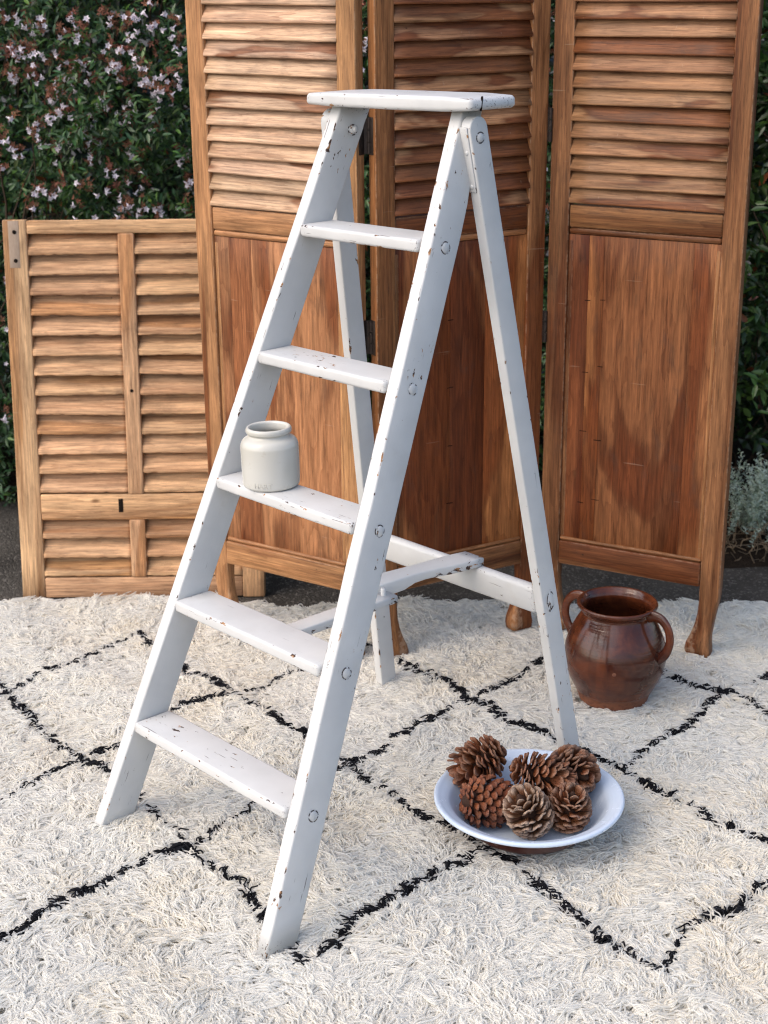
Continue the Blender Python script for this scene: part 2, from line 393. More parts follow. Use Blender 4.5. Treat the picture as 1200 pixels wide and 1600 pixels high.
def lathe(name, prof, n=48, matidx=None, jit=0.0):
    bm = bmesh.new(); rings = []
    for (r, z) in prof:
        if r < 1e-5: rings.append([bm.verts.new((0, 0, z))])
        else: rings.append([bm.verts.new((r * math.cos(2 * math.pi * k / n) * (1 + jit * math.sin(4 * math.pi * k / n + z * 9)), r * math.sin(2 * math.pi * k / n), z)) for k in range(n)])
    for i in range(len(rings) - 1):
        a, b = rings[i], rings[i + 1]
        for k in range(n):
            k2 = (k + 1) % n
            if len(a) == 1: f = bm.faces.new((a[0], b[k2], b[k]))
            elif len(b) == 1: f = bm.faces.new((a[k], a[k2], b[0]))
            else: f = bm.faces.new((a[k], a[k2], b[k2], b[k]))
            if matidx: f.material_index = matidx[i]
    return bm_mesh(name, bm)
def smoothp(pts, n=6):
    out = []
    P = [np.array(p, float) for p in pts]; P = [2 * P[0] - P[1]] + P + [2 * P[-1] - P[-2]]
    for i in range(1, len(P) - 2):
        for k in range(n):
            t = k / n
            out.append(tuple(0.5 * (2 * P[i] + (P[i + 1] - P[i - 1]) * t + (2 * P[i - 1] - 5 * P[i] + 4 * P[i + 1] - P[i + 2]) * t * t + (3 * P[i] - P[i - 1] - 3 * P[i + 1] + P[i + 2]) * t ** 3)))
    out.append(tuple(P[-2])); return out
def tube(name, pts, rad, n=8, flat=1.0, up=(0, 0, 1)):
    pts = [Vector(p) for p in pts]; rings = []
    for i, p in enumerate(pts):
        t = (pts[min(i + 1, len(pts) - 1)] - pts[max(i - 1, 0)]).normalized()
        a = t.cross(Vector(up))
        if a.length < 1e-3: a = t.cross(Vector((1, 0, 0)))
        a.normalize(); b = a.cross(t).normalized()
        r = rad[i] if hasattr(rad, '__len__') else rad
        rings.append([tuple(p + a * r * math.cos(2 * math.pi * k / n) + b * r * flat * math.sin(2 * math.pi * k / n)) for k in range(n)])
    return loft(name, rings)

# ================================================================== SETTING
Zg = -0.02
def ground_mesh():
    bm = bmesh.new()
    bmesh.ops.create_grid(bm, x_segments=60, y_segments=60, size=60)
    for v in bm.verts: v.co.y += 3
    return bm_mesh('ground', bm)
gr = link('ground', ground_mesh(), M_ASPH); gr.location.z = Zg; gr['kind'] = 'structure'; gr['label'] = 'dark grey asphalt ground under the rug'
def soil_mesh():
    xs = np.linspace(-3.2, 3.2, 90); V = []; Fc = []
    ny = 18
    for i, x in enumerate(xs):
        f = 4.60 - 0.62 * (1 / (1 + math.exp(-(x - 0.35) * 9)))
        f += 0.03 * mnoise.noise(Vector((x * 5, 0, 0)))
        for j in range(ny):
            y = f + (6.4 - f) * (j / (ny - 1)) ** 1.6
            z = Zg + 0.004 + min(0.05, j * 0.012) + (0.014 * mnoise.noise(Vector((x * 9, y * 9, 3))) if j else -0.003)
            V.append((x, y, z))
    for i in range(len(xs) - 1):
        for j in range(ny - 1):
            a = i * ny + j; Fc.append((a, a + ny, a + ny + 1, a + 1))
    return arr_mesh('garden_bed', V, Fc, True)
sb = link('garden_bed', soil_mesh(), M_SOIL); sb['kind'] = 'structure'; sb['label'] = 'dark soil bed beneath the shrubs'

# ------------------------------------------------------------------ leaves
LEAF = np.array([(0, 0, 0), (0.30, 0.30, 0.10), (0.33, 0, 0), (0.30, -0.30, 0.10), (0.66, 0.25, 0.06), (0.68, 0, -0.02), (0.66, -0.25, 0.06), (1.0, 0, -0.10)], float)
LEAF_F = [(0, 2, 1), (0, 3, 2), (1, 2, 5, 4), (2, 3, 6, 5), (4, 5, 7), (5, 6, 7)]
def leaf_mesh(name): return arr_mesh(name, LEAF, LEAF_F, True)
def mats_from(dirs, nrm):
    d = dirs / np.linalg.norm(dirs, axis=1, keepdims=True)
    y = np.cross(nrm, d); y /= np.linalg.norm(y, axis=1, keepdims=True) + 1e-9
    z = np.cross(d, y)
    return np.stack([d, y, z], axis=2)
def leaf_cloud(name, pos, M, L, Wd, tint, mat, parent):
    n = len(pos); k = len(LEAF)
    loc = LEAF[None] * np.stack([L, Wd, L * 0.6], axis=1)[:, None, :]
    V = np.einsum('nij,nkj->nki', M, loc) + pos[:, None, :]
    me = bpy.data.meshes.new(name)
    me.vertices.add(n * k); me.vertices.foreach_set('co', V.astype(np.float32).ravel())
    sizes = np.array([len(f) for f in LEAF_F]); idx = np.concatenate([np.array(f) for f in LEAF_F])
    loops = (idx[None] + (np.arange(n) * k)[:, None]).ravel()
    me.loops.add(len(loops)); me.loops.foreach_set('vertex_index', loops.astype(np.int32))
    npoly = n * len(sizes); me.polygons.add(npoly)
    st = np.concatenate([[0], np.cumsum(np.tile(sizes, n))[:-1]])
    me.polygons.foreach_set('loop_start', st.astype(np.int32))
    me.polygons.foreach_set('use_smooth', np.ones(npoly, bool))
    at = me.attributes.new('tint', 'FLOAT_COLOR', 'POINT')
    at.data.foreach_set('color', np.repeat(np.c_[tint, np.ones(n)], k, axis=0).astype(np.float32).ravel())
    me.update(calc_edges=True)
    o = link(name, me, mat, parent); o['kind'] = 'stuff'
    return o
def sprigs(n, boxfn, nleaf, leafL, spread, upbias):
    """leaf sets in opposite pairs along short twigs; boxfn(n) gives twig roots"""
    P0 = boxfn(n); out = []
    d = rng.normal(size=(n, 3)); d[:, 1] -= 0.75; d[:, 2] += upbias
    d /= np.linalg.norm(d, axis=1, keepdims=True)
    for k in range(nleaf):
        t = (k // 2 + 0.5) / (nleaf / 2)
        pos = P0 + d * (t * spread)[..., None] if np.ndim(t) else P0 + d * t * spread
        side = rng.normal(size=(n, 3)); side -= d * np.sum(side * d, axis=1, keepdims=True)
        ld = d * 0.55 + side / (np.linalg.norm(side, axis=1, keepdims=True) + 1e-9) * 0.85
        nr = np.c_[rng.normal(0, .45, n), -0.45 + rng.normal(0, .4, n), 0.85 + rng.normal(0, .35, n)]
        out.append((pos + rng.normal(0, 0.003, (n, 3)), ld, nr, leafL * rng.uniform(0.65, 1.2, n)))
    return [np.concatenate([o[i] for o in out]) for i in range(4)]
def greens(n, base, var, odd=0.02):
    t = np.array(base)[None] * rng.uniform(1 - var, 1 + var, (n, 1)) * rng.uniform(0.88, 1.12, (n, 3))
    m = rng.random(n) < 0.20; t[m] = t[m] * np.array([1.7, 1.45, 0.9])
    m = rng.random(n) < odd; t[m] = np.array([0.16, 0.045, 0.014]) * rng.uniform(0.6, 1.3, (m.sum(), 1))
    return t

# ------------------------------------------------------------------ flowering hedge
hedge = thing('flowering_hedge', 'dark green hedge full of small white star flowers and russet sepals', 'hedge', (0, 0, 0))
def hb(n):
    x = rng.uniform(-2.3, 1.0, n); z = rng.uniform(0.02, 2.15, n)
    dep = rng.exponential(0.22, n)
    bulge = 0.10 * np.sin(x * 5.1 + z * 2) + 0.08 * np.sin(z * 6.3 + x * 3.1) + 0.06 * np.sin(x * 13 + 1) * np.sin(z * 11)
    return np.c_[x, 4.50 + np.minimum(dep, 0.95) + bulge, z]
pos, ld, nr, L = sprigs(15000, hb, 10, 0.029, 0.085, 0.15)
leaf_cloud('foliage', pos, mats_from(ld, nr), L, L * 0.52, greens(len(pos), (0.046, 0.098, 0.036), 0.5, 0.012), M_LEAF, hedge)
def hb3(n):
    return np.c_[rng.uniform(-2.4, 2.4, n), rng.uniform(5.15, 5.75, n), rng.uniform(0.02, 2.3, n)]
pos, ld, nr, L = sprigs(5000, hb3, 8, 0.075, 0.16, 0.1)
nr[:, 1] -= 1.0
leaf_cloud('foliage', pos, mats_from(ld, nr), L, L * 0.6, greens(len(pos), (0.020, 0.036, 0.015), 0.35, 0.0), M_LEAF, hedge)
lm = leaf_mesh('leaf'); lm.materials.append(M_LEAF_O)
def part_leaves(parent, P, D, N, LL, WW, T, me):
    MM = mats_from(D, N)
    for i in range(len(P)):
        o = bpy.data.objects.new('leaf', me); COL.objects.link(o); o.parent = parent
        m = MM[i]
        o.matrix_basis = frame(P[i], m[:, 0] * LL[i], m[:, 1] * WW[i], m[:, 2] * LL[i] * 0.6)
        o.color = (*T[i], 1)
def hb2(n):
    x = rng.uniform(-1.12, -0.50, n); z = rng.uniform(0.90, 1.50, n)
    return np.c_[x, 4.40 + rng.uniform(0, 0.08, n) + 0.05 * np.sin(x * 9 + z * 7), z]
pos, ld, nr, L = sprigs(38, hb2, 8, 0.030, 0.08, 0.1)
part_leaves(hedge, pos[:300], ld[:300], nr[:300], L[:300], L[:300] * 0.52, greens(300, (0.066, 0.128, 0.050), 0.45, 0.03), lm)
def twig_mesh(name, n, rootfn, length, rad, wig=0.25):
    bm = bmesh.new()
    for i in range(n):
        p, d = rootfn(); p = Vector(p); d = Vector(d).normalized(); L_ = length * random.uniform(0.6, 1.3)
        pts = [p]
        for k in range(5):
            d = (d + Vector((random.gauss(0, wig), random.gauss(0, wig), random.gauss(0, wig)))).normalized()
            pts.append(pts[-1] + d * L_ / 5)
        prev = None
        for k, q in enumerate(pts):
            t = (pts[min(k + 1, 5)] - pts[max(k - 1, 0)]).normalized(); a = t.orthogonal().normalized(); b = t.cross(a)
            r = rad * (1 - 0.13 * k)
            ring = [bm.verts.new(q + a * r * math.cos(2.0944 * j) + b * r * math.sin(2.0944 * j)) for j in range(3)]
            if prev:
                for j in range(3): bm.faces.new((prev[j], prev[(j + 1) % 3], ring[(j + 1) % 3], ring[j]))
            prev = ring
    return bm_mesh(name, bm)
link('branch', twig_mesh('branch', 420, lambda: ((random.uniform(-2.2, 1.0), random.uniform(4.5, 5.0), random.uniform(0, 1.7)), (random.gauss(0, .4), -0.3, 1)), 0.5, 0.004), M_BARK, hedge)['kind'] = 'stuff'
# flower clusters: russet sepals, each white trumpet its own piece
def calyx_mesh(seed):
    rd = random.Random(seed); bm = bmesh.new()
    for s in range(rd.randint(6, 10)):
        c = Vector((rd.gauss(0, .008), rd.gauss(0, .006), rd.gauss(0, .008)))
        ax = Vector((rd.gauss(0, .6), -0.5 + rd.gauss(0, .5), rd.gauss(0, .6))).normalized()
        u = ax.orthogonal().normalized(); v = ax.cross(u)
        for k in range(5):
            a = 2 * math.pi * k / 5 + rd.random() * .4; r = (u * math.cos(a) + v * math.sin(a))
            w = (u * -math.sin(a) + v * math.cos(a))
            l = rd.uniform(0.006, 0.0095)
            p0 = c; p1 = c + r * l * .55 + ax * l * .35
            vs = [bm.verts.new(p0), bm.verts.new(p1 + w * l * .22), bm.verts.new(c + r * l + ax * l * .45), bm.verts.new(p1 - w * l * .22)]
            bm.faces.new(vs)
    me = bm_mesh('flower_cluster', bm, False); me.materials.append(M_CALYX); return me
def blossom_mesh():
    bm = bmesh.new(); n = 10; rings = []
    for (x, r) in ((0, .0012), (.009, .0022), (.0135, .0038)):
        rings.append([bm.verts.new((x, r * math.cos(2 * math.pi * k / n), r * math.sin(2 * math.pi * k / n))) for k in range(n)])
    rings.append([bm.verts.new((.0155 - (0.0 if k % 2 else .001), (.0092 if k % 2 == 0 else .0050) * math.cos(2 * math.pi * k / n), (.0092 if k % 2 == 0 else .0050) * math.sin(2 * math.pi * k / n))) for k in range(n)])
    for i in range(3):
        for k in range(n): bm.faces.new((rings[i][k], rings[i][(k + 1) % n], rings[i + 1][(k + 1) % n], rings[i + 1][k]))
    me = bm_mesh('blossom', bm); me.materials.append(M_PETAL); return me
CAL = [calyx_mesh(i) for i in range(9)]; BLO = blossom_mesh()
FLOWERS = [(-1.012,1.443),(-0.977,1.44),(-0.944,1.423),(-0.915,1.423),(-0.864,1.4),(-0.829,1.444),(-0.805,1.422),(-0.83,1.4),(-0.796,1.389),(-0.736,1.454),(-0.705,1.435),(-0.676,1.443),(-0.684,1.41),(-0.659,1.437),(-0.602,1.426),(-0.613,1.475),(-0.546,1.442),(-1.013,1.365),(-0.949,1.365),(-1.002,1.354),(-0.973,1.351),(-0.875,1.345),(-0.727,1.377),(-0.687,1.363),(-0.665,1.348),(-0.588,1.353),(-0.54,1.381),(-1.012,1.307),(-0.99,1.295),(-0.96,1.306),(-0.946,1.295),(-0.899,1.328),(-0.845,1.316),(-0.85,1.288),(-0.843,1.265),(-0.819,1.316),(-0.765,1.335),(-0.736,1.321),(-0.786,1.279),(-0.722,1.312),(-0.691,1.304),(-0.698,1.276),(-0.649,1.32),(-0.633,1.298),(-0.628,1.269),(-0.608,1.263),(-0.58,1.303),(-0.557,1.286),(-0.577,1.252),(-0.899,1.255),(-0.904,1.232),(-0.881,1.269),(-0.76,1.233),(-0.75,1.213),(-0.769,1.191),(-0.69,1.224),(-0.704,1.184),(-0.697,1.164),(-0.621,1.195),(-0.615,1.149),(-1.011,1.187),(-0.933,1.169),(-0.895,1.198),(-0.857,1.191),(-0.847,1.209),(-0.824,1.168),(-0.838,1.139),(-0.8,1.174),(-1.044,1.147),(-1.047,1.118),(-0.995,1.1),(-0.951,1.129),(-0.9,1.099),(-1.057,1.078),(-1.041,1.054),(-0.816,1.116),(-0.805,1.093),(-0.802,1.064),(-0.787,1.104),(-0.704,1.103),(-0.752,1.048),(-0.658,1.08),(-0.691,1.063),(-0.685,1.027),(-0.559,1.091),(-0.539,1.067),(-0.944,1.0),(-0.926,0.994),(-0.89,1.0),(-0.969,0.953),(-0.84,0.946),(-0.83,0.999),(-0.81,0.993),(-0.747,0.992),(-0.719,0.951),(-0.711,0.939),(-0.662,1.003),(-0.539,1.002),(-0.558,0.937),(-0.626,0.908),(-0.67,0.926),(-0.729,0.903),(-0.714,0.891),(-0.633,0.932),(-0.548,0.901)]
EXTRA = [(-1.06, 0.72), (-1.10, 0.60), (-1.09, 0.36), (-1.13, 0.50), (0.46, 1.30), (0.455, 1.36), (0.465, 1.12), (0.46, 1.44), (0.43, 1.02), (-0.05, 1.46), (-0.05, 1.40), (-0.045, 1.36), (-0.06, 1.30), (0.47, 0.93), (-1.3, 1.3), (-1.35, 1.1), (-1.4, 0.8), (-1.5, 1.4), (-1.25, 0.9), (-1.22, 1.2)]
for i, (x, z) in enumerate(FLOWERS + EXTRA):
    y = 4.375 - 0.03 * random.random() + 0.04 * math.sin(x * 9 + z * 7)
    c = bpy.data.objects.new('flower_cluster', random.choice(CAL)); COL.objects.link(c); c.parent = hedge
    sc = random.uniform(1.1, 1.5)
    c.matrix_basis = Matrix.Translation((x, y, z)) @ Matrix.Rotation(random.uniform(0, 6.28), 4, 'Y') @ Matrix.Scale(sc, 4)
    rv = random.uniform(0.75, 1.25); c.color = (0.26 * rv, 0.105 * rv * random.uniform(.9, 1.15), 0.068 * rv, 1)
    for k in range(random.choice((1, 1, 2, 2, 3, 4, 5))):
        b = bpy.data.objects.new('blossom', BLO); COL.objects.link(b); b.parent = c
        d = Vector((random.gauss(0, .7), -0.75, -0.35 + random.gauss(0, .6))).normalized()
        b.matrix_basis = c.matrix_basis.inverted() @ (Matrix.Translation(Vector((x, y, z)) + Vector((random.gauss(0, .015), -0.008, random.gauss(-.008, .013)))) @ d.to_track_quat('X', 'Z').to_matrix().to_4x4() @ Matrix.Scale(random.uniform(1.15, 1.55) / sc, 4))
        w = random.uniform(0.80, 0.90); b.color = (w, w * 0.93, w * 0.99, 1)

# ------------------------------------------------------------------ glossy shrub at the right
shrub = thing('glossy_shrub', 'leafy shrub with glossy mid green leaves at the right edge beyond the screen', 'shrub', (1.5, 4.7, 0))
def sbx(n):
    x = rng.uniform(0.86, 2.3, n); z = rng.uniform(0.15, 2.1, n)
    y = 4.28 + np.minimum(rng.exponential(0.16, n), 0.75) + 0.07 * np.sin(x * 9 + z * 5) + 0.3 * (z < 0.45)
    return np.c_[x, y, z]
pos, ld, nr, L = sprigs(3600, sbx, 10, 0.046, 0.14, 0.35)
leaf_cloud('foliage', pos - np.array([1.5, 4.7, 0]), mats_from(ld, nr), L, L * 0.56, greens(len(pos), (0.026, 0.056, 0.016), 0.45, 0.012), M_LEAF, shrub)
def sb2(n):
    x = rng.uniform(0.93, 1.16, n); z = rng.uniform(0.30, 1.50, n)
    return np.c_[x, 4.18 + rng.uniform(0, 0.12, n), z]
pos, ld, nr, L = sprigs(24, sb2, 8, 0.050, 0.13, 0.3)
part_leaves(shrub, pos - np.array([1.5, 4.7, 0]), ld, nr, L, L * 0.56, greens(len(pos), (0.058, 0.115, 0.030), 0.4, 0.015), lm)
link('branch', twig_mesh('branch', 160, lambda: ((random.uniform(-0.6, 0.8), random.uniform(-0.4, 0.3), random.uniform(0, 1.3)), (random.gauss(0, .4), -0.2, 1)), 0.55, 0.005), M_BARK, shrub)['kind'] = 'stuff'

# ------------------------------------------------------------------ silvery shrub
silver = thing('silvery_shrub', 'low silvery grey shrub with dry brown twigs at its foot', 'shrub', (1.03, 4.10, 0.0))
bm_pts = []; SP = []; SD = []
stems_all = []
def silver_roots(n):
    for i in range(n):
        a = random.uniform(0, 6.28); r = abs(random.gauss(0, .06))
        yield Vector((r * math.cos(a) * 1.7 + 0.03, r * math.sin(a), 0.03)), Vector((random.gauss(0, .38), random.gauss(-.1, .28), 1)).normalized()
for p, d in silver_roots(120):
    Lh = random.uniform(0.12, 0.27); pts = [p]
    for k in range(7):
        d = (d + Vector((random.gauss(0, .12), random.gauss(0, .12), .05))).normalized(); pts.append(pts[-1] + d * Lh / 7)
    stems_all.append(pts)
    for k in range(2, 8):
        for m in range(13):
            t = random.random(); q = pts[k - 1].lerp(pts[k], t)
            SP.append(q); sd_ = Vector((random.gauss(0, 1), random.gauss(0, 1), random.gauss(.55, .7))).normalized(); SD.append(sd_)
SP = np.array(SP); SD = np.array(SD); n = len(SP)
Ls = rng.uniform(.007, .014, n)
leaf_cloud('foliage', SP, mats_from(SD, rng.normal(size=(n, 3)) + np.array([0, -.4, .5])), Ls, Ls * 0.55, np.array([[0.36, 0.42, 0.37]]) * rng.uniform(.65, 1.3, (n, 1)), M_LEAF, silver)
link('twig', twig_mesh('twig', 110, lambda: ((random.gauss(.03, .09), random.gauss(-.05, .05), random.uniform(.0, .06)), (random.gauss(0, .9), random.gauss(-.2, .6), random.gauss(.35, .35))), 0.13, 0.0022, 0.45), M_DRY, silver)['kind'] = 'stuff'

# ================================================================== RUG
rug = thing('rug', 'shaggy cream wool rug with thin black diamond lines', 'rug', (0, 0, 0))
def rug_h(x, y):
    return 0.004 * np.sin(x * 9.1 + 1.3 * np.sin(y * 6)) + 0.004 * np.sin(y * 11.3 + x * 5.7) + 0.0025 * np.sin(x * 23 + y * 17)
RX0, RX1, RY0 = -1.45, 1.45, 1.45
def rug_back(x): return 3.69 - 0.045 * x + 0.010 * np.sin(x * 7)
def rug_mesh():
    nx, ny = 120, 90; V = []; Fc = []
    for i in range(nx + 1):
        x = RX0 + (RX1 - RX0) * i / nx
        for j in range(ny + 1):
            y = RY0 + (rug_back(x) - RY0) * j / ny
            V.append((x, y, -0.006 + 0.6 * float(rug_h(x, y)) if 0 < i < nx and 0 < j < ny else -0.012))
    for i in range(nx):
        for j in range(ny):
            a = i * (ny + 1) + j; Fc.append((a, a + ny + 1, a + ny + 2, a + 1))
    bm = bmesh.new(); vs = [bm.verts.new(v) for v in V]
    for f in Fc: bm.faces.new([vs[k] for k in f])
    ed = [e for e in bm.edges if e.is_boundary]
    r = bmesh.ops.extrude_edge_only(bm, edges=ed)
    for v in [g for g in r['geom'] if isinstance(g, bmesh.types.BMVert)]: v.co.z = Zg + 0.001
    return bm_mesh('backing', bm)
link('backing', rug_mesh(), M_BACK, rug)
LINES = [[(-0.93,3.12),(-0.878,3.177),(-0.81,3.269),(-0.747,3.331),(-0.689,3.391),(-0.645,3.453),(-0.611,3.49),(-0.589,3.482),(-0.564,3.436),(-0.47,3.297),(-0.393,3.21),(-0.337,3.16),(-0.258,3.063),(-0.177,2.971),(-0.108,2.871),(-0.066,2.794),(-0.005,2.723),(0.045,2.665),(0.081,2.612),(0.123,2.576),(0.157,2.53),(0.196,2.485),(0.229,2.452),(0.291,2.368),(0.332,2.289),(0.383,2.214),(0.41,2.178),(0.46,2.128)],[(-0.95,3.29),(-0.886,3.21),(-0.863,3.174),(-0.82,3.118),(-0.772,3.061),(-0.712,2.976),(-0.662,2.915),(-0.619,2.867),(-0.571,2.798),(-0.515,2.707),(-0.47,2.64),(-0.41,2.581),(-0.38,2.539),(-0.361,2.514),(-0.34,2.481),(-0.303,2.435),(-0.258,2.383),(-0.226,2.348),(-0.189,2.278),(-0.159,2.222),(-0.133,2.175)],[(-0.133,2.175),(-0.104,2.207),(-0.076,2.23),(-0.056,2.272),(-0.034,2.297),(-0.005,2.31),(0.031,2.346),(0.051,2.378),(0.077,2.404),(0.117,2.445),(0.133,2.466),(0.169,2.523)],[(-0.82,2.62),(-0.767,2.694),(-0.748,2.729),(-0.725,2.765),(-0.682,2.827),(-0.661,2.84),(-0.627,2.869),(-0.607,2.902),(-0.566,2.944),(-0.506,3.016),(-0.451,3.098),(-0.428,3.11),(-0.379,3.141),(-0.342,3.16),(-0.309,3.202),(-0.27,3.234),(-0.221,3.288),(-0.196,3.298),(-0.141,3.361),(-0.065,3.432)],[(-0.361,2.514),(-0.324,2.579),(-0.267,2.661),(-0.21,2.727),(-0.148,2.777),(-0.106,2.814),(-0.069,2.848),(-0.021,2.891),(0.005,2.927),(0.051,2.973),(0.097,3.032),(0.126,3.058),(0.16,3.095),(0.193,3.117),(0.262,3.183),(0.325,3.266),(0.366,3.307),(0.428,3.385)],[(-0.065,3.432),(-0.003,3.394),(0.033,3.339),(0.076,3.285),(0.13,3.212),(0.164,3.172),(0.18,3.117),(0.244,3.09),(0.26,3.056),(0.275,3.025),(0.323,2.976),(0.355,2.932),(0.393,2.895),(0.429,2.869),(0.455,2.806),(0.481,2.789),(0.513,2.747),(0.536,2.703),(0.573,2.67),(0.612,2.633),(0.641,2.569),(0.675,2.534),(0.71,2.5),(0.767,2.443)],[(0.473,2.797),(0.531,2.856),(0.585,2.939),(0.645,2.982),(0.697,3.038),(0.737,3.099),(0.771,3.14),(0.84,3.201),(0.882,3.244),(0.961,3.301)],[(0.428,3.385),(0.6,3.309),(0.644,3.249),(0.677,3.218),(0.72,3.164),(0.751,3.147),(0.801,3.098),(0.839,3.041),(0.889,2.965),(0.99,2.80)],[(0.46,2.128),(0.483,2.2),(0.526,2.254),(0.57,2.287),(0.611,2.31),(0.657,2.36),(0.682,2.382),(0.767,2.443),(0.88,2.6),(0.99,2.8)],[(-0.361,2.514),(-0.382,2.523),(-0.42,2.489),(-0.456,2.455),(-0.483,2.438),(-0.517,2.395),(-0.547,2.368),(-0.574,2.342),(-0.594,2.319),(-0.624,2.276),(-0.648,2.263),(-0.662,2.241),(-0.711,2.177),(-0.82,2.05)]]
def line_dist(X, Y):
    D = np.full(X.shape, 9.0)
    for pl in LINES:
        for (x0, y0), (x1, y1) in zip(pl[:-1], pl[1:]):
            dx, dy = x1 - x0, y1 - y0; L2 = dx * dx + dy * dy + 1e-9
            t = np.clip(((X - x0) * dx + (Y - y0) * dy) / L2, 0, 1)
            D = np.minimum(D, np.hypot(X - x0 - t * dx, Y - y0 - t * dy))
    return D
def vnoise(X, Y, sc, seed):
    r2 = np.random.default_rng(seed); gN = r2.random((256, 256))
    x, y = X * sc + 71.3, Y * sc + 37.7
    xi, yi = np.floor(x).astype(int), np.floor(y).astype(int); fx, fy = x - xi, y - yi
    fx = fx * fx * (3 - 2 * fx); fy = fy * fy * (3 - 2 * fy)
    g = lambda a, b: gN[a % 256, b % 256]
    return (g(xi, yi) * (1 - fx) + g(xi + 1, yi) * fx) * (1 - fy) + (g(xi, yi + 1) * (1 - fx) + g(xi + 1, yi + 1) * fx) * fy
def build_pile():
    sp = 0.0135
    gx, gy = np.meshgrid(np.arange(RX0, RX1, sp), np.arange(RY0 + .01, 3.80, sp))
    gx = (gx + rng.uniform(-.45, .45, gx.shape) * sp).ravel(); gy = (gy + rng.uniform(-.45, .45, gy.shape) * sp).ravel()
    keep = gy < rug_back(gx) - 0.002
    # only where the camera or a near neighbour of it could see the pile
    keep &= (np.abs(gx) < 0.36 * gy + 0.22)
    gx, gy = gx[keep], gy[keep]
    # wool is pressed flat under the basin and the jug
    pressed = (np.hypot(gx - 0.271, gy - 2.59) < 0.112) | (np.hypot(gx - 0.5136, gy - 3.1442) < 0.070)
    gx, gy = gx[~pressed], gy[~pressed]
    nt = len(gx)
    ang = 2 * math.pi * (0.85 * vnoise(gx, gy, 4.2, 1) + 0.55 * vnoise(gx, gy, 11, 2)) - 2.2 + rng.normal(0, 0.36, nt)
    ld_ = line_dist(gx, gy)
    K = 11
    X = np.repeat(gx, K); Y = np.repeat(gy, K); A = np.repeat(ang, K); lt = np.repeat(ld_, K)
    n = len(X)
    ox, oy = rng.normal(0, .0050, n), rng.normal(0, .0050, n)
    A = A + rng.normal(0, 0.14, n)
    lw = 0.0053 + 0.0080 * (vnoise(X, Y, 26, 3) - 0.5)
    B = line_dist(X + ox, Y + oy) < lw
    Ln = np.repeat(rng.uniform(.036, .066, nt), K) * rng.uniform(.8, 1.15, n)
    H = np.repeat(rng.uniform(.011, .018, nt), K) * rng.uniform(.75, 1.2, n)
    Ln[B] *= 0.52; H[B] *= 1.12
    near = (lt < 0.028) & ~B; Ln[near] *= 0.84
    curl = np.repeat(rng.normal(0, .009, nt), K) + rng.normal(0, .0030, n); curl[B] *= 0.35; T_end = rng.uniform(.25, .9, n)
    NP = 7
    t = np.linspace(0, 1, NP)[None]
    f = t ** 1.25
    hh = np.where(t < .38, np.sin(t / .38 * math.pi / 2), 1 - (1 - T_end[:, None]) * ((t - .38) / .62) ** 1.5)
    side = curl[:, None] * np.sin(t * math.pi * 1.35) + (rng.normal(0, .003, n))[:, None] * np.sin(t * 7)
    cx, sy = np.cos(A)[:, None], np.sin(A)[:, None]
    d = Ln[:, None] * f * 0.93
    lock = 1 - 0.55 * np.clip(t * 1.3, 0, 1)
    PX = X[:, None] + ox[:, None] * lock + cx * d - sy * side; PY = Y[:, None] + oy[:, None] * lock + sy * d + cx * side
    PZ = -0.010 + rug_h(X, Y)[:, None] + H[:, None] * hh + 0.004
    pos = np.stack([PX, PY, PZ], axis=2).reshape(-1, 3)
    hc = bpy.data.hair_curves.new('pile')
    hc.add_curves([NP] * n)
    hc.attributes['position'].data.foreach_set('vector', pos.astype(np.float32).ravel())
    rad = (np.repeat(rng.uniform(.00118, .00158, n), NP).reshape(n, NP) * np.array([1, 1, 1, 1, .98, .9, .55])[None])
    ra = hc.attributes.get('radius') or hc.attributes.new('radius', 'FLOAT', 'POINT')
    ra.data.foreach_set('value', rad.astype(np.float32).ravel())
    tone = np.repeat(vnoise(gx, gy, 3.5, 5) * .5 + vnoise(gx, gy, 16, 6) * .5, K)
    w = np.array([0.955, 0.94, 0.895])[None] * np.ones((n, 1))
    warm = np.array([0.955, 0.905, 0.80])[None]
    mixf = np.clip((tone - .44) * 1.8 + rng.normal(0, .16, n), 0, 1)[:, None]
    c = w * (1 - mixf * .75) + warm * mixf * .75
    c *= rng.uniform(.93, 1.02, (n, 1))
    c[B] = np.array([0.022, 0.022, 0.026])[None] * rng.uniform(.6, 1.8, (B.sum(), 1))
    ta = hc.attributes.new('tint', 'FLOAT_COLOR', 'CURVE')
    ta.data.foreach_set('color', np.c_[c, np.ones(n)].astype(np.float32).ravel())
    hc.materials.append(M_WOOL)
    o = bpy.data.objects.new('pile', hc); COL.objects.link(o); o.parent = rug; o['kind'] = 'stuff'
    return o
build_pile()

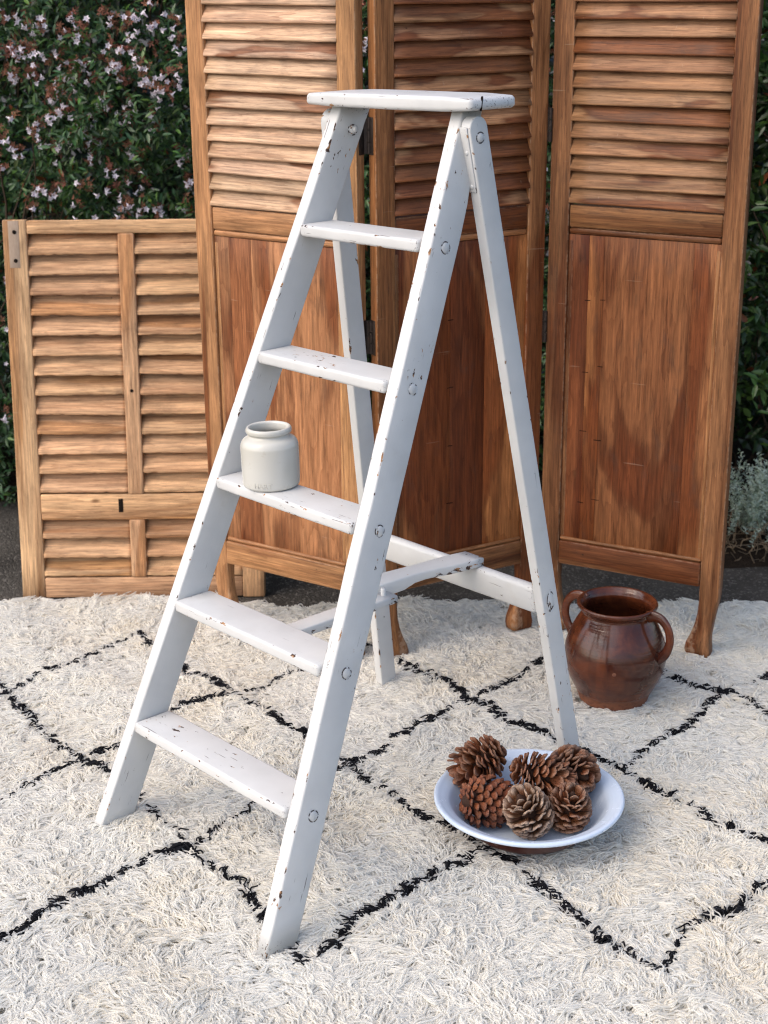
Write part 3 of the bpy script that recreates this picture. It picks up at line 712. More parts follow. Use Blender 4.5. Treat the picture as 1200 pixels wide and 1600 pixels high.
# ================================================================== FOLDING SCREEN
screen = thing('folding_screen', 'three panel folding wooden screen with louvred tops, standing behind the white stepladder', 'folding screen', (0.17, 3.44, 0))
S_OFF = Vector((0.17, 3.44, 0))
def slat_profile(wd, th, tilt):
    """blade section in (y, z): y towards the viewer is negative; tilt from the vertical"""
    c, s = math.cos(tilt), math.sin(tilt)
    pts = rrect(th / 2, wd / 2, th * 0.42, 2)
    return [(a * c + b * s, -a * s + b * c) for a, b in pts]
def lip_profile(lip, rise, run):
    P_ = [(0, 0.0015), (-.0006, .004), (-.0004, lip - .004), (.001, lip - .001), (.004, lip + .003), (run - .002, lip + rise - .002), (run, lip + rise - .001), (run, rise + .002), (run - .002, rise), (.004, .0025), (.0015, .0004)]
    zc = (lip + rise) / 2
    return [(y, z - zc) for y, z in P_]
def slat_mesh2(name, L, lip, rise, run, wob, seed, n=14, chips=0.0):
    rings = []; zc = (lip + rise) / 2
    for k in range(n + 1):
        x = -L / 2 + L * k / n; ring = []
        for (y, z) in lip_profile(lip, rise, run):
            low = z < -zc + lip * .35; front = y < run * .3
            dz = wob * mnoise.noise(Vector((x * 18 + seed, 2.0 if low else 7.0, seed * 1.3)))
            if low and front and chips: dz += chips * max(0, mnoise.noise(Vector((x * 70 + seed * 7, 3, seed))))
            ring.append((x, y + (wob * mnoise.noise(Vector((x * 22, seed, 4.0 if low else 8.0))) if front else 0), z + dz))
        rings.append(ring)
    return loft(name, rings)
def slat_mesh(name, L, wd, th, tilt, wob, seed, n=9, chips=0.0):
    rings = []
    for k in range(n + 1):
        x = -L / 2 + L * k / n; ring = []
        for (y, z) in slat_profile(wd, th, tilt):
            low = z < -wd * 0.25
            w = mnoise.noise(Vector((x * 20 + seed, (2.0 if low else 7.0), seed * 1.3)))
            dz = wob * w
            if low and chips: dz += chips * max(0, mnoise.noise(Vector((x * 75 + seed * 7, 3, seed))))
            ring.append((x, y + wob * .5 * mnoise.noise(Vector((x * 15, seed, 4))), z + dz))
        rings.append(ring)
    return loft(name, rings)
def jit(c, v=.08, h=.03):
    k = random.uniform(1 - v, 1 + v)
    return tuple(min(1, c[i] * k * random.uniform(1 - h, 1 + h)) for i in range(3))
STILE_W, PW, PT = 0.048, 0.448, 0.030
def leg_stile(name, mat, parent, side, mw):
    """stile running from the cabriole foot to the top; local x up, y across (positive to the panel's middle), z to the back"""
    st = [(0.0, .017, .064, -.006), (.006, .0130, .071, -.009), (.022, .0128, .0742, -.011), (.038, .0150, .0715, -.009), (.06, .0150, .0625, -.005), (.085, .0120, .0550, -.002), (.11, .0080, .0508, 0), (.14, .0032, .0488, 0), (.165, .0006, .0482, 0), (.185, 0, .048, 0)]
    st += [(.25 + k * .25, 0, .048, 0) for k in range(6)] + [(1.78, 0, .048, 0), (1.797, 0, .048, 0), (1.80, .003, .045, .003)]
    rings = []
    L = 1.8
    for (x, a, b, zf) in st:
        hy, hz = (b - a) / 2, (PT - zf) / 2; cy = (a + b) / 2 - .024; cz = zf / 2
        r = 0.0028 if x > .15 else 0.008
        if x == 0: hy -= .008; hz -= .006
        rings.append([(x - .9, (cy + y) * side, cz + z) for y, z in rrect(hy, hz, r, 3)])
    o = link(name, loft(name, rings), mat, parent, mw); dims(o, L, .048, PT)
    return o
def hinge_mesh(h=.075):
    bm = bmesh.new()
    for k in range(3):
        r = bmesh.ops.create_cone(bm, cap_ends=True, segments=10, radius1=.0042, radius2=.0042, depth=h * .31, matrix=Matrix.Translation((0, 0, (k - 1) * h * .335)))
    for s in (-1, 1):
        r = bmesh.ops.create_cube(bm, size=1, matrix=Matrix.Translation((s * .0095, .0032, 0)) @ Matrix.Diagonal((.015, .0016, h, 1)))
    return bm_mesh('hinge', bm, False)
HM = hinge_mesh()
PAN = [  # left corner, right corner, slat tint, frame tint, board tint, heart share (slat, frame, board)
    dict(A=(-0.428, 3.571), B=(-0.051, 3.330), slat=(0.57, 0.365, 0.232), fr=(0.39, 0.196, 0.084), bd=(0.38, 0.172, 0.076), h=(0.36, 0.36, 0.50)),
    dict(A=(-0.011, 3.330), B=(0.376, 3.550), slat=(0.38, 0.192, 0.092), fr=(0.30, 0.130, 0.050), bd=(0.31, 0.116, 0.040), h=(0.54, 0.50, 0.55)),
    dict(A=(0.3835, 3.550), B=(0.783, 3.340), slat=(0.355, 0.185, 0.092), fr=(0.275, 0.122, 0.049), bd=(0.24, 0.092, 0.035), h=(0.44, 0.44, 0.48))]
for pi, pd in enumerate(PAN):
    A = Vector((*pd['A'], 0)); Bv = Vector((*pd['B'], 0)); dx = (Bv - A).normalized(); W0 = (Bv - A).length
    nb = Vector((-dx.y, dx.x, 0))                      # towards the back
    up = Vector((0, 0, 1)); Wd = W0
    def at(s, z, dep): return A + dx * s + nb * dep + up * z - S_OFF
    bl = 0.985 - 0.245
    # the inset board is the panel part itself; frame, slats and hinges belong to it
    me = board_mesh('screen_panel', bl, Wd - 2 * STILE_W + .012, .010, .001, .0006, 8, pi * 5.0)
    # vertical grain: local x is up
    mwp = frame(at(Wd / 2, 0.245 + bl / 2, .0175), up, -dx, nb)
    pan = link('screen_panel', me, M_BOARD, screen, mwp); dims(pan, bl, Wd - 2 * STILE_W + .012, .010)
    pan.color = (*pd['bd'], pd['h'][2])
    pan['label'] = ('pale tan louvred panel at the left', 'dark brown louvred panel in the middle', 'mid brown louvred panel at the right')[pi]
    inv = mwp.inverted()
    def L_(m): return inv @ m
    fw = Wd - 2 * STILE_W + .010; xx0 = STILE_W - .005
    cuts, muls = (([.13, .17, .70], [(.82, .80, .80), (.70, .58, .52), (1.0, 1.0, 1.0)]),
                  ([.42, .26, .32], [(.95, .92, .9), (.72, .66, .66), (1.35, 1.35, 1.2)]),
                  ([.15, .10, .57, .18], [(.86, .70, .62), (1.25, 1.25, 1.1), (1.0, 1.0, 1.0), (1.2, 1.25, 1.25)]))[pi]
    for cw_, ml in zip(cuts, muls):
        pwid = fw * cw_
        o = board('plank', bl - .0006, pwid - .0003, .006, L_(frame(at(xx0 + pwid / 2, 0.245 + bl / 2, .0175 - .0082 + random.uniform(-.0003, .0003)), up, -dx, nb)), M_BOARD, pan, .0006, .0003, 8)
        o.color = (*(min(1, a * b) for a, b in zip(pd['bd'], ml)), pd['h'][2] + random.uniform(-.06, .06))
        dims(o, bl + .1, pwid + .1, .1); xx0 += pwid
        if pi and xx0 < Wd - STILE_W - .03 and cw_ != .26 and cw_ != .57:
            for kz in range(4):
                board('fastener', .016 * random.uniform(.8, 1.2), .0018, .0010, L_(frame(at(xx0, .36 + .155 * kz + random.uniform(-.02, .02), .0175 - .0114), (-dx + up * random.uniform(-.15, .15)).normalized(), up, nb)), M_HOLE, pan, .0003, .0004, 4)
    for side in (1, -1):
        c = at(STILE_W / 2 if side == 1 else Wd - STILE_W / 2, .9, PT / 2)
        # local frame: x up, y = across, z = back
        o = leg_stile('stile', M_SCREEN, pan, -side, L_(frame(c, up, -dx, nb)))
        o.color = (*jit(pd['fr'], .1), pd['h'][1])
    iw = Wd - 2 * STILE_W
    def rail(z0, z1, dep, th, r=.003, name='rail', cl=None):
        o = board(name, iw - .0006, z1 - z0, th, L_(frame(at(Wd / 2, (z0 + z1) / 2, dep), dx, up, dx.cross(up))), M_SCREEN, pan, r, .0008, 6, (*jit(cl or pd['fr'], .12), pd['h'][1]))
        return o
    rail(1.735, 1.797, PT / 2, PT - .003)
    rail(1.000, 1.051, PT / 2, PT - .004, .004)
    rail(0.9855, 0.9995, .0120, .018, .005, 'moulding')
    rail(0.180, 0.240, PT / 2 - .002, PT + .002, .004)
    rail(0.2403, 0.2500, .0115, .021, .0045, 'moulding')
    for s in ((STILE_W + .006, Wd - STILE_W - .006) if pi != 1 else (STILE_W + .005,)):
        board('moulding', bl - .018, .011, .012, L_(frame(at(s, .2505 + (bl - .018) / 2, .0115), up, -dx, nb)), M_SCREEN, pan, .003, .0004, 6, (*jit(pd['fr'], .1), pd['h'][1]))
    nsl = 19; pitch = 0.0362
    for k in range(nsl):
        zb = 1.0545 + pitch * k
        tl = R(26 + random.uniform(-2, 2))
        wd = 0.0455 * random.uniform(.98, 1.02)
        me = slat_mesh('slat', iw + .002, wd, .0075, tl, .0006, pi * 40 + k * 1.7, 7)
        ob = link('slat', me, M_SLAT, pan, L_(frame(at(Wd / 2, zb + wd * .5 * math.cos(tl), .0095 + random.uniform(-.001, .001)), dx, nb, up) @ Matrix.Rotation(random.gauss(0, .005), 4, 'Y')))
        dims(ob, iw + .002, wd * .7, wd * .85)
        hs = pd['h'][0] + random.uniform(-.14, .14); c = jit(pd['slat'], .14, .025)
        ob.color = (*c, hs)
    if pi == 0: hs_, side = ((1.226, .79), 'back12')
    if pi == 1: hs_, side = ((1.226, .766), 'front23')
    if pi < 2:
        for z in hs_ + (1.66,):
            if side == 'back12':
                o = link('hinge', HM, None, pan, L_(frame(at(Wd + .012, z, PT - .012), nb.cross(up), nb, up) if False else frame(at(Wd + .012, z, PT + .001), Vector((1, 0, 0)), Vector((0, 1, 0)), up)))
            else:
                o = link('hinge', HM, None, pan, L_(frame(at(Wd + .0035, z, -.004), Vector((1, 0, 0)), Vector((0, 1, 0)), up)))
HM.materials.append(M_IRON)
# hinge leaves let into the edges that face each other at the near fold
p0 = [c for c in screen.children][0]
def edge_leaf(s_, z, pd, sgn, parent):
    A = Vector((*pd['A'], 0)); Bv = Vector((*pd['B'], 0)); dx = (Bv - A).normalized(); nb = Vector((-dx.y, dx.x, 0))
    pos = A + dx * s_ + nb * .019 + Vector((0, 0, z)) - S_OFF
    o = board('hinge_leaf', .078, .021, .0016, parent.matrix_basis.inverted() @ frame(pos, (0, 0, 1), nb, Vector((0, 0, 1)).cross(nb)), M_IRON, parent, .0004, 0, 2)
for z in (1.226, .79):
    W0 = (Vector(PAN[0]['B']) - Vector(PAN[0]['A'])).length
    edge_leaf(W0 + .0007, z, PAN[0], 1, screen.children[0])
    edge_leaf(-.0007, z, PAN[1], -1, screen.children[1])

# ================================================================== LEANING SHUTTER
lean = R(8.3)
sh_mw = frame((-0.645, 3.80, -0.018), (1, 0, 0), (0, math.cos(lean), -math.sin(lean)), (0, math.sin(lean), math.cos(lean)))
shutter = thing('shutter', 'stripped pine louvred shutter with two columns of slats, leaning behind the screen', 'shutter', mw=sh_mw)
SX0, SX1, ST = -0.318, 0.326, .034
PINE = (0.64, 0.385, 0.208)
def sb_(name, x0, x1, z0, z1, dep=ST / 2, th=ST, vert=False, r=.003, wob=.0012, n=10, hf=.42):
    c = ((x0 + x1) / 2, dep, (z0 + z1) / 2)
    if vert: mw = frame(c, (0, 0, 1), (-1, 0, 0), (0, -1, 0)); Lh, Wh = z1 - z0, x1 - x0
    else: mw = frame(c, (1, 0, 0), (0, 0, 1), (0, -1, 0)); Lh, Wh = x1 - x0, z1 - z0
    return board(name, Lh, Wh, th, mw, M_PINE, shutter, r, wob, n, (*jit(PINE, .1), hf))
sb_('stile', SX0, -.258, 0, .993, vert=True)
sb_('stile', .268, SX1, 0, .993, vert=True)
sb_('rail', -.2575, .2675, .957, .991, ST / 2 + .001)
sb_('rail', -.2575, .2675, .214, .282, ST / 2 - .001)
sb_('rail', -.2575, .2675, .003, .057, ST / 2 + .001)
sb_('mullion', -.026, .0145, .2825, .9565, ST / 2 - .002, vert=True)
sb_('mullion', -.026, .0145, .0575, .2135, ST / 2 - .002, vert=True)
zs = [.058, .109, .161] + [.284 + .0515 * k for k in range(13)]
for (xa, xb) in ((-.2572, -.0263), (.0148, .2672)):
    for k, z in enumerate(zs):
        wd = .0545; lip = random.uniform(.0155, .019)
        me = slat_mesh2('slat', xb - xa, lip, wd - lip, .030, .0009, k * 2.3 + xa * 31, 24, .0045)
        o = link('slat', me, M_PINE, shutter, frame(((xa + xb) / 2, .0015 + random.uniform(-.001, .0015), z + wd * .5 + .0015), (1, 0, 0), (0, 1, 0), (0, 0, 1)) @ Matrix.Rotation(random.gauss(0, .006), 4, 'Y'))
        dims(o, xb - xa, wd * .8, wd * .85); o.color = (*jit(PINE, .10, .02), random.uniform(.3, .5))
# latch slot and the pale scar of a lost hinge
def slot(name, x, z, w, h, mat, d=.0012, r=.001):
    return board(name, h, w, d, frame((x, -.0010 if mat is M_HOLE else -.0004, z), (0, 0, 1), (-1, 0, 0), (0, -1, 0)), mat, shutter, min(r, d * .45), .0008, 4)
o = slot('latch_slot', -.047, .252, .0120, .036, M_HOLE, .0030)
sc_ = slot('hinge_scar', -.290, .931, .027, .118, M_SCAR)
for z in (.962, .890):
    h = link('screw_hole', lathe('screw_hole', [(0, 0), (.0050, 0), (.0052, -.0004)], 10), M_HOLE, shutter, frame((-.288, -.0026, z), (1, 0, 0), (0, 0, 1), (0, -1, 0)))
h = link('screw_hole', lathe('screw_hole', [(0, 0), (.0042, 0), (.0044, -.0004)], 10), M_HOLE, shutter, frame((-.006, -.0034, .555), (1, 0, 0), (0, 0, 1), (0, -1, 0)))

# ================================================================== STEPLADDER
YAW, TA, LU = -0.84951, math.tan(0.41595), -0.03098
Uv = Vector((math.cos(YAW), math.sin(YAW), 0)); Vv = Vector((-math.sin(YAW), math.cos(YAW), 0))
cu, su = math.cos(LU), math.sin(LU)
LX = Uv * cu + Vector((0, 0, -su)); LZ = Uv * su + Vector((0, 0, cu))
lad_mw = frame((-0.38978, 2.38866, 0), LX, Vv, LZ)
ladder = thing('stepladder', 'old white painted wooden stepladder with chipped paint, standing open on the rug', 'stepladder', mw=lad_mw)
def hw(z): return 0.23419 + (0.16153 - 0.23419) * (z - .225) / .9
ST_T, ST_D = .028, .0754
def bar(name, p0, p1, across, w, t, mat=M_PAINT, wear=0.0, r=.003, n=14, wob=.0006):
    """board from p0 to p1 (its centre line); w along 'across', t along the third axis"""
    p0, p1 = Vector(p0), Vector(p1); x = (p1 - p0).normalized(); y = Vector(across); y = (y - x * y.dot(x)).normalized(); z = x.cross(y)
    Lh = (p1 - p0).length
    return board(name, Lh, w, t, frame((p0 + p1) / 2, x, y, z), mat, ladder, r, wob, n, None, wear)
TOPZ = 1.331
def prism(name, poly_fn, zs, mat, wear=0.0):
    rings = [poly_fn(z) for z in zs]
    return rings
def stile(side, name='stile'):
    """side rail cut level at floor and under the top board; built in its own frame with x along the rail"""
    z0, z1 = -.004, TOPZ
    def c(z): return Vector((side * (hw(z) + ST_T / 2), z * TA + ST_D / 2, z))
    x = (c(z1) - c(z0)).normalized(); y = Vector((0, 1, 0)); y = (y - x * y.dot(x)).normalized(); zz = x.cross(y)
    mid = (c(z0) + c(z1)) / 2; mw = frame(mid, x, y, zz); inv = mw.inverted()
    w = ST_D * math.cos(0.41595)
    rings = []; N = 26; dR = .0065 if side > 0 else 0.0
    for k in range(N + 1):
        z = z0 + (z1 - z0) * k / N
        cc = c(z); ring = []
        cut = dR + (.020 * max(0, (z - 1.16) / .17) if side > 0 else 0)
        for (u, v) in rrect(ST_T / 2, ST_D / 2, .0042, 3):
            if v > 0: v -= cut
            q = cc + Vector((u, v, 0))
            wv = mnoise.noise(Vector((z * 9, 3 * (1 if u > 0 else -1) + side * 11, 4 * (1 if v > 0 else -1))))
            q += Vector((.0006 * wv, .0009 * wv, 0))
            ring.append(tuple(inv @ q))
        rings.append(ring)
    o = link(name, loft(name, rings), M_PAINT, ladder, mw); dims(o, (c(z1) - c(z0)).length, w, ST_T, 0.0)
    return o
sR = stile(1); sL = stile(-1)
sR['wear'] = 0.008; sL['wear'] = -0.018
# treads
for k in range(1, 6):
    z = .225 * k; W_ = hw(z); th = .0221
    y0, y1 = z * TA - .0085, z * TA + ST_D - .001
    L = 2 * W_ - .0030; D = y1 - y0
    me_r = []
    me = board_mesh('tread', L, D, th, .0055, .0007, 12, k * 3.3, 4)
    o = link('tread', me, M_PAINT, ladder, frame((0, (y0 + y1) / 2, z - th / 2), (1, 0, 0), (0, 1, 0), (0, 0, 1)))
    dims(o, L + .004, D, th, .014)
    # nosing lapping over the front of each side rail
    # tenon end on the right rail
    for sd in (1,):
        zc = z - .011 - .004; yc = zc * TA + ST_D * .47
        nrm = Vector((sd, 0, (hw(0) - hw(1)) * sd)).normalized()
        ax = Vector((0, TA, 1)).normalized()
        base = Vector((sd * (hw(zc) + ST_T + .0002), yc, zc))
        mw = frame(base, ax, nrm.cross(ax), nrm)
        rd_ = random.Random(k)
        pg = link('tenon_end', lathe('tenon_end', [(0, .0012), (.0082, .0012), (.0090, .0006), (.0092, -.003)], 20, None, .06), M_PAINT, ladder, mw); dims(pg, .05, .05, .05, -.02)
        link('crack_ring', lathe('crack_ring', [(.0091, .0005), (.0099, .0009), (.0112, .0002)], 20, None, .06), M_RING, ladder, mw)
# top board
tb0, tb1 = 1.356 * TA - .03975, 1.356 * TA - .03975 + .1157
bm_top = board_mesh('top_board', .437, .1157, .0255, .0075, .0009, 14, 4.4, 5)
for v in bm_top.vertices:                           # softened, slightly tapered ends
    ex = max(0, abs(v.co.x) - .150) / .07
    v.co.z = v.co.z * (1 - .22 * min(1, ex)) + .0
    v.co.y *= 1 - .05 * min(1, ex) ** 2
o = link('top_board', bm_top, M_PAINT, ladder, frame((0, (tb0 + tb1) / 2, 1.356 - .0128), (1, 0, 0), (0, 1, 0), (0, 0, 1))); dims(o, .437, .1157, .0255, .022)
ck = board('crack', .0235, .0035, .0030, frame((.2172, tb0 + .030, 1.3440), (0, .15, 1), (0, 1, -.15), (-1.02, 0, 0)), M_HOLE, ladder, .0006, .0008, 6)
# rear legs
RT, RW = .023, .043
def rear(side, ut, ub, name='rear_leg'):
    def c(z): k = z / 1.3; return Vector((side * (ub + (ut - ub) * k + RT / 2), .8356 + (.5798 - .8356) * k + RW / 2, z))
    z0, z1 = -.004, 1.322
    x = (c(z1) - c(z0)).normalized(); y = Vector((0, 1, 0)); y = (y - x * y.dot(x)).normalized(); zz = x.cross(y)
    mw = frame((c(z0) + c(z1)) / 2, x, y, zz); Lh = (c(z1) - c(z0)).length
    hx, hy, hz = Lh / 2, RW / 2, RT / 2
    rings = []; xs = [-hx, -hx + .003] + [-hx + .01 + (Lh - .01 - hy) * k / 16 for k in range(17)]
    arcs = [hx - hy + hy * math.sin(a) for a in (R(20), R(40), R(58), R(74), R(86))]
    for xx in xs + arcs:
        h = hy
        if xx > hx - hy: h = math.sqrt(max(1e-8, hy * hy - (xx - hx + hy) ** 2))
        rr = min(.003, h * .6)
        rings.append([(xx, yy, z_) for yy, z_ in rrect(h, hz, rr, 3)])
    o = link(name, loft(name, rings), M_PAINT, ladder, mw); dims(o, Lh + .03, RW, RT, -.004)
    return c, mw
cR, mwR = rear(1, .1755, .1822); cL, mwL = rear(-1, .1755, .3693)
# cross rail tenoned between the rear legs
def rl(side, z): c_ = cR(z) if side > 0 else cL(z); return Vector((c_.x - side * RT / 2, c_.y - RW / 2 + .012, z))
bar('cross_rail', rl(-1, .397), rl(1, .397), (0, -.19, 1), .060, .022, r=.0075, wear=-.012)
# folding stay: two pieces lapped at a pivot, resting over the cross rail
def stay(name, pts, z0s, w0, parent=ladder, wear=.02, arch=0.0):
    pass
def arched(name, y0, y1, x0, x1, zt, ths, w0, wear):
    """flat bar in the ladder frame from y0 to y1 with thickness profile ths"""
    Lh = y1 - y0; n = len(ths) - 1; rings = []
    for k in range(n + 1):
        s = k / n; y = y0 + Lh * s; cx = x0 + (x1 - x0) * s; th, dz, ww = ths[k]
        rings.append([(y - (y0 + y1) / 2, a + cx - (x0 + x1) / 2, b - th / 2 + dz) for a, b in rrect(w0 * ww / 2, th / 2, .003, 2)])
    o = link(name, loft(name, rings), M_PAINT_WORN, ladder, frame(((x0 + x1) / 2, (y0 + y1) / 2, zt), (0, 1, 0), (-1, 0, 0), (0, 0, 1))); dims(o, Lh, w0, .024, wear)
    return o
arched('stay_bar', .508, .772, .000, -.044, .4450, [(.016, -.006, .85), (.020, -.004, .95), (.028, -.002, 1.0), (.027, -.001, .95), (.020, 0, .88), (.018, 0, .88), (.018, 0, .95), (.019, 0, 1.05), (.019, 0, 1.1), (.019, 0, 1.1), (.0185, 0, 1.04)], .054, -.03)
arched('stay_bar', .268, .545, -.002, .000, .4245, [(.018, 0, .9)] * 6 + [(.016, .001, 1.0)] * 2, .046, -.05)
pv = link('pivot_pin', lathe('pivot_pin', [(0, .0030), (.0040, .0024), (.0052, 0), (.0052, -.02)], 12), M_PAINT, ladder, frame((-.001, .528, .4372), (1, 0, 0), (0, 1, 0), (0, 0, 1))); dims(pv, .05, .05, .05, 0)
# pivot bolts, nut and strap at the head
def stud(name, pos, nrm, r, h, mat=M_PAINT, seg=16, ring=True, dome=True):
    n_ = Vector(nrm).normalized(); a = n_.orthogonal().normalized(); mw = frame(pos, a, n_.cross(a), n_)
    prof = [(0, h), (r * .55, h * .9), (r * .9, h * .5), (r, 0), (r, -.002)] if dome else [(0, h), (r * .92, h), (r, h * .8), (r, -.002)]
    o = link(name, lathe(name, prof, seg), mat, ladder, mw); dims(o, .06, .06, .06, -.01)
    if ring: link('crack_ring', lathe('crack_ring', [(r * 1.0, .0006), (r * 1.12, .0010), (r * 1.24, .0002)], 18), M_RING, ladder, mw)
cz = cR(1.287)
stud('bolt_head', cz + Vector((RT / 2, 0, 0)), (1, 0, 0), .0082, .003)
stud('bolt_nut', Vector((-hw(1.287) + .0002, 1.287 * TA + ST_D * .62, 1.287)), (1, 0, .08), .0095, .007, M_PAINT_WORN, 6, True, False)
stud('bolt_end', Vector((-hw(1.287) + .007, 1.287 * TA + ST_D * .62, 1.287)), (1, 0, .08), .005, .005, M_PAINT, 12, False, False)
# iron strap painted over: wraps the head of the right rear leg
strap_pts = []
def on_front(z, off): c_ = cR(z); return Vector((c_.x - .002, c_.y - RW / 2 - off, z))
bar('strap', on_front(1.195, .0016), on_front(1.305, .0016), (1, 0, 0), .017, .0026, M_PAINT, -.03, .001, 8, .0002)
stud('rivet', on_front(1.205, .0030), (0, -1, -.18), .0042, .0018, M_PAINT, 10, False)
stud('rivet', on_front(1.262, .0030), (0, -1, -.18), .0042, .0018, M_PAINT, 10, False)
# mortise end of the cross rail with flaked paint
cz = cR(.397)
mo = link('tenon_end', lathe('tenon_end', [(0, .0010), (.0088, .0010), (.0096, .0004), (.0098, -.003)], 20), M_PAINT_WORN, ladder, frame(cz + Vector((RT / 2, 0, 0)), Vector((0, -.3, 1.9)) , (0, -1, 0), (1, 0, 0))); dims(mo, .08, .08, .08, .06)
link('crack_ring', lathe('crack_ring', [(.0097, .0004), (.0106, .0009), (.0116, .0002)], 20), M_RING, ladder, frame(cz + Vector((RT / 2, 0, 0)), Vector((0, -.3, 1.9)), (0, -1, 0), (1, 0, 0)))

# ================================================================== STONEWARE JAR
def ladder_pt(u, v, z): return lad_mw @ Vector((u, v, z))
inv_l = lad_mw.inverted()
jl = inv_l @ Vector((-0.2055, 2.684, 0.668)); jl.z = .6753
jar_mw = lad_mw @ Matrix.Translation(jl)
jar = thing('stoneware_jar', 'small ivory stoneware jar on the third step of the ladder', 'jar', mw=jar_mw)
def rowp(p): return smoothp(p, 5)
outer = rowp([(.046, .0), (.0505, .003), (.0523, .008), (.0530, .03), (.0530, .070), (.0520, .0805), (.0475, .0885), (.0402, .0935), (.0375, .0965), (.0375, .0985)])
lip = rowp([(.0378, .0995), (.0412, .1015), (.0418, .1065), (.0400, .1105), (.0368, .1110), (.0342, .1085), (.0335, .103)])
innr = [(.0335, .098), (.036, .093), (.046, .083), (.0475, .07), (.0475, .008), (.043, .005), (0, .005)]
link('body', lathe('body', [(0, .001), (.044, .001)] + outer + lip + innr, 64), M_JAR, jar)
def embossed(txt, rad, z, size, ang0, dang):
    out = []
    for i, chx in enumerate(txt):
        if chx == ' ': continue
        cu_ = bpy.data.curves.new('letter', 'FONT'); cu_.body = chx; cu_.size = size; cu_.extrude = .00035; cu_.bevel_depth = .0002; cu_.bevel_resolution = 0; cu_.resolution_u = 3; cu_.align_x = 'CENTER'
        tmp = bpy.data.objects.new('letter', cu_); COL.objects.link(tmp)
        dg = bpy.context.evaluated_depsgraph_get(); me = bpy.data.meshes.new_from_object(tmp.evaluated_get(dg)); bpy.data.objects.remove(tmp)
        me.name = 'letter'; me.materials.clear()
        a = ang0 + dang * i; nrm = Vector((math.cos(a), math.sin(a), 0))
        link('letter', me, M_JAR, jar, frame(nrm * (rad + .0001) + Vector((0, 0, z)), Vector((0, 0, 1)).cross(nrm), (0, 0, 1), nrm))
cam_dir = (jar_mw.inverted().to_3x3() @ (Vector((0, 0, 1.5)) - jar_mw.translation)); ca = math.atan2(cam_dir.y, cam_dir.x)
embossed('HART', .0526, .0085, .0125, ca - R(31), R(9.5))

# ================================================================== BROWN JUG
jug = thing('earthenware_pot', 'brown glazed two handled earthenware pot on the rug by the screen', 'pot', (0.5136, 3.1442, 0.004), R(-40))
jug.scale = (.975, .975, 1.03)
outer = rowp([(.074, 0), (.0785, .004), (.082, .015), (.095, .040), (.1085, .068), (.1155, .098), (.1145, .125), (.106, .152), (.094, .177), (.0825, .196), (.0785, .204), (.0790, .209), (.0840, .2145)])
lip = rowp([(.0870, .217), (.0905, .2205), (.0912, .2250), (.0890, .2280), (.0850, .2275), (.0815, .2240), (.0800, .2215)])
innr = rowp([(.0775, .219), (.0745, .209), (.078, .196), (.090, .175), (.104, .148), (.109, .120), (.106, .090), (.09, .04), (.07, .012)])
link('body', lathe('body', [(0, .002), (.072, .001)] + outer + lip + innr + [(0, .010)], 72, None, .004), M_JUG, jug)
for s in (1, -1):
    pts = smoothp([(s * .080, 0, .2125), (s * .098, 0, .2175), (s * .117, 0, .2130), (s * .1325, 0, .196), (s * .1385, 0, .172), (s * .133, 0, .148), (s * .121, 0, .130), (s * .108, 0, .120)], 4)
    nP = len(pts); rad = [.0135 - .0035 * math.sin(math.pi * i / (nP - 1)) for i in range(nP)]
    link('handle', tube('handle', pts, rad, 14, .58, (0, 1, 0)), M_JUG, jug)
lk = link('boss', lathe('boss', [(0, .0016), (.004, .0012), (.0062, 0), (.0064, -.003)], 16), M_JUG, jug)
_a = math.atan2(-3.196, -0.521) - R(-40); lk.matrix_basis = frame((math.cos(_a) * .1148, math.sin(_a) * .1148, .106), (-math.sin(_a), math.cos(_a), 0), (0, 0, 1), (math.cos(_a), math.sin(_a), 0))

# ================================================================== ENAMEL BASIN
basin = thing('enamel_basin', 'wide pale enamel basin with brown underside, holding pine cones on the rug', 'basin', (0.271, 2.590, 0.004))
inn = rowp([(0, .0105), (.06, .0105), (.098, .012), (.112, .017), (.128, .034), (.142, .053), (.151, .064), (.160, .0695)])
lipb = rowp([(.166, .0715), (.173, .0745), (.1785, .0745), (.1808, .0705), (.1790, .0665), (.1745, .0655)])
outb = rowp([(.170, .0660), (.160, .0640), (.1505, .0590), (.141, .047), (.127, .028), (.112, .011), (.098, .005), (.094, 0), (.088, .004), (0, .004)])
prof = inn + lipb + outb
midx = [0] * (len(inn) + len(lipb) - 1) + [1] * (len(outb) + 2)
link('bowl', lathe('bowl', prof, 96, midx, .004), [M_ENAMEL, M_ENAMEL_OUT], basin)

# ================================================================== PINE CONES
def scale_mesh(closed):
    """unit scale: x outwards from the axis (0..1), y across, z towards the tip of the cone"""
    V = []; n = 7; st = [(0, .10, .05, 0), (.30, .16, .06, .0), (.58, .34, .08, .03), (.80, .47, .12, .07), (.93, .42, .15, .09), (1.0, .22, .10, .10)]
    if closed: st = [(0, .14, .06, 0), (.4, .34, .08, 0), (.72, .47, .15, .05), (.88, .40, .24, .08), (.97, .16, .20, .12), (1.03, .03, .05, .17)]
    rings = []
    for (x, w, t, up_) in st:
        rings.append([(x, w * .98 * math.cos(2 * math.pi * k / n + .3), up_ + t * .55 * math.sin(2 * math.pi * k / n + .3) - (0.10 * abs(math.cos(2 * math.pi * k / n + .3)) * (x > .5))) for k in range(n)])
    return loft('scale', rings)
SC_O = scale_mesh(False); SC_C = scale_mesh(True)
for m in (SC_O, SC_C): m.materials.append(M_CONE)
def core_mesh(Lc, r):
    return lathe('core', [(0, -Lc * .02)] + [(r * math.sin(math.pi * (.06 + .9 * k / 8)) ** .8, Lc * k / 8) for k in range(9)] + [(0, Lc * 1.01)], 12)
